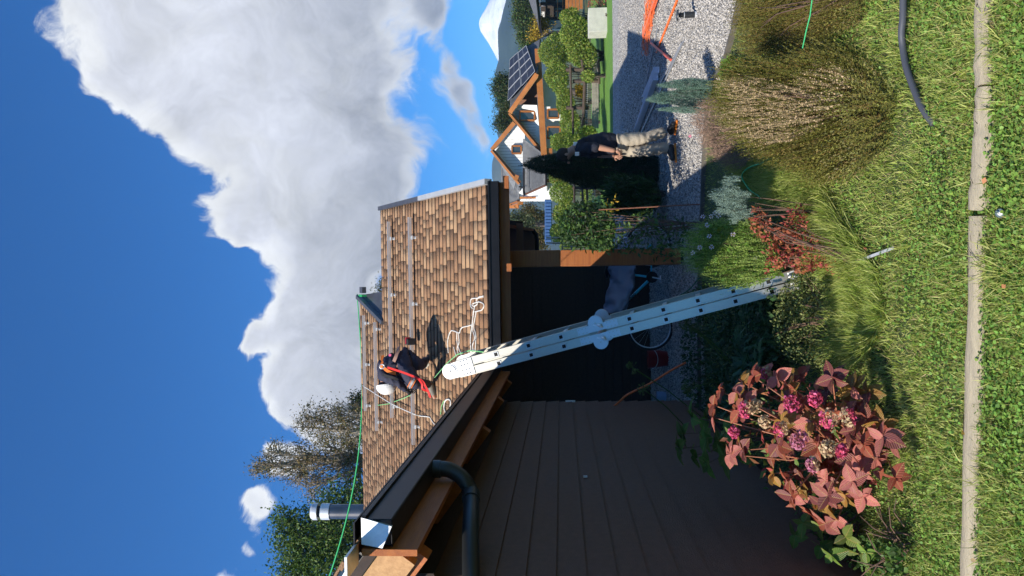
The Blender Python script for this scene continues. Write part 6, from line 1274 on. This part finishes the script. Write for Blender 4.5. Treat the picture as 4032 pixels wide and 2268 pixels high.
for i in range(150):
    t_ = random.random(); y = 225 - t_ * 290; x = 2540 + (225 - y) * .12 + random.uniform(-1, 1) * (12 + 10 * t_); p = G(x, y, random.uniform(.01, .07)); e = p + Vector((random.uniform(.05, .3), random.uniform(-.3, .2), random.uniform(-.02, .03))); e.z = max(e.z, .012); b.tube([p, p.lerp(e, .5) + Vector((random.uniform(-.05, .05), 0, .02)), e], .0045, 4, False)
stuff(b.build('strips', m_net, nt_))
b = MB(); b.beam(G(2532, 140, .09), G(2590, -40, .09), .05, .02); b.beam(G(2545, 120, .06), G(2600, -40, .06), .04, .02); b.build('rolled_edge', mat('red_orange_band', (.85, .17, .06), .5), nt_)
bl_ = thing('garden_light', 'black bollard garden light with a flat cap standing on the gravel', 'light', G(2745, 57)); g0_ = G(2745, 57)
b = MB(); b.tube([g0_, g0_ + UZ * .16, g0_ + UZ * .165, g0_ + UZ * .19], [.036, .036, .028, .028], 16); b.build('body', m_blackm, bl_, smooth=False); b = MB(); b.tube([g0_ + UZ * .19, g0_ + UZ * .20, g0_ + UZ * .225], [.045, .025, .02], 16); b.tube([g0_ + UZ * .225, g0_ + UZ * .24], [.065, .06], 16); b.build('cap', m_blackm, bl_); b = MB(); b.tube([g0_ + UZ * .005, g0_ + UZ * .03], [.038, .038], 16); b.tube([g0_ + UZ * .15, g0_ + UZ * .158], [.038, .038], 16); b.build('band', m_galv, bl_)['kind'] = 'stuff'
# pink petal flower near the standing man
fl = daisy(2717, 536, 9.2, .02, mat('magenta_petal', (.65, .03, .22), .5)); tag(fl, 'tiny magenta flower on the gravel edge in front of the man', 'flower'); fl['kind'] = 'thing'
# --- lawn: round timber edging, hose, metal strip, spotlight ------------------------
m_log = mat('weathered_round_timber', (.42, .36, .25), .85, col2=(.30, .26, .19), vscale=5, stretch=(1.2, 10, 10), bump=.45, bscale=30)
LOGS = [((3888, -260), (3893, 338), 'round timber edging pole in the lawn, the length at the right end of the picture'), ((3897, 346), (3868, 825), 'round timber edging pole in the lawn behind the small spotlight'), ((3868, 850), (3832, 2420), 'longest round timber edging pole in the lawn, below the hydrangea')]
for a, c, lab in LOGS:
    p, q_ = G(a[0], a[1], .012), G(c[0], c[1], .012); t = thing('timber_edging', lab, 'edging', (p + q_) / 2, 'round timber edging poles in the lawn')
    n = 14; pts = [p.lerp(q_, i / n) + Vector((0, random.uniform(-.004, .004), random.uniform(-.003, .003))) for i in range(n + 1)]; b = MB(); b.tube(pts, [.047 + random.uniform(-.0025, .0025) for _ in pts], 20); b.build('pole', m_log, t, smooth=True)
    b = MB(); 
    for k in range(5): s_ = random.random() * .9; u_ = p.lerp(q_, s_); b.beam(u_ + Vector((0, random.uniform(-.02, .02), .0455)), p.lerp(q_, s_ + .06) + Vector((0, random.uniform(-.02, .02), .0455)), .0018, .002)
    stuff(b.build('cracks', m_dark, t))
hs_ = gcord('garden_hose', 'thick dark grey hose lying on the lawn beside the large heather', [(3556, -80, .06), (3556, 60, .06), (3550, 130, .06), (3556, 190, .05), (3568, 260, .05), (3592, 330, .045), (3620, 400, .04), (3648, 450, .03), (3680, 490, .01)], .0165, mat('grey_hose_rubber', (.065, .07, .085), .5), cat='hose', part='tube')
ms = thing('metal_strip', 'bare metal edging strip standing in the lawn behind the barberry', 'strip', G(3500, 1000)); p, q_ = G(3375, 1036, .03), G(3540, 975, .0); b = MB(); b.beam(p, q_, .004, .045); b.build('strip', m_black, ms); b = MB(); b.beam(p + UZ * .025, q_ + UZ * .025, .014, .006); b.build('edge', m_galv, ms)
sp_ = thing('garden_spotlight', 'small round clear lensed spotlight sunk in the lawn beyond the timber edging', 'light', G(3950, 835)); g0_ = G(3945, 838, .0)
b = MB(); dl = (EYE - g0_ + Vector((0, .6, 0))).normalized(); b.tube([g0_, g0_ + dl * .05], [.014, .018], 20); b.build('housing', m_blackm, sp_, smooth=False)
b = MB(); b.tube([g0_ + dl * .05, g0_ + dl * .054], [.017, .016], 20); b.build('lens', mat('clear_lens', (.12, .16, .16), .08, spec=.9), sp_); b = MB(); b.tube([g0_ + dl * .055, g0_ + dl * .058], [.009, .009], 16); b.build('lamp_ring', m_galv, sp_)
# fallen leaves: countable yellow and copper ones
LBL = iter(['yellow fallen leaf lying against the long timber edging pole', 'tan fallen leaf on the lawn beside the lowest red hydrangea leaves', 'copper fallen leaf on the lawn between heather and timber edging', 'copper fallen leaf near the middle of the lawn, right of the metal strip', 'copper leaf lying on the timber edging pole behind the spotlight', 'copper leaf at the timber edging beside the gap between two poles', 'large tan leaf on the timber edging at the left picture end', 'brown leaf in the clover on the camera side of the timber edging', 'copper leaf on the grass close behind the hydrangea'])
for px, py, mm in ((3787, 1695, GY), (3655, 1965, mat('tan_leaf', (.45, .33, .16), .7)), (3620, 1012, None), (3560, 1130, None), (3880, 697, None), (3690, 868, None), (3845, 2210, MATS['tan_leaf']), (3960, 1120, None), (3470, 1620, None)):
    c = G(px, py, .055); mm = mm or mat('copper_fallen_leaf', (.38, .16, .07), .7); V = np.array(LEAF[0]) * .035; fr = frames(rdirs(1) * np.array([[1, 1, .2]]))[0]; o = npobj('fallen_leaf', V @ fr.T + np.array(c), np.array(LEAF[1]), mm)
    tag(o, next(LBL), 'leaf', 'fallen leaves on the lawn')
# ------------------------------------------------------------------ the air: one even haze box round everything
hz = MB().abox((-1600, -120, -1.5), (1600, 2000, 150)); ho = hz.build('haze', None)
hm = bpy.data.materials.new('haze'); hm.use_nodes = True; t = hm.node_tree; t.nodes.clear(); on = t.nodes.new('ShaderNodeOutputMaterial'); pv = t.nodes.new('ShaderNodeVolumePrincipled')
pv.inputs['Color'].default_value = (.36, .62, 1.0, 1); pv.inputs['Density'].default_value = .00033; pv.inputs['Anisotropy'].default_value = .1
t.links.new(pv.outputs[0], on.inputs['Volume']); ho.data.materials.append(hm); ho['kind'] = 'stuff'
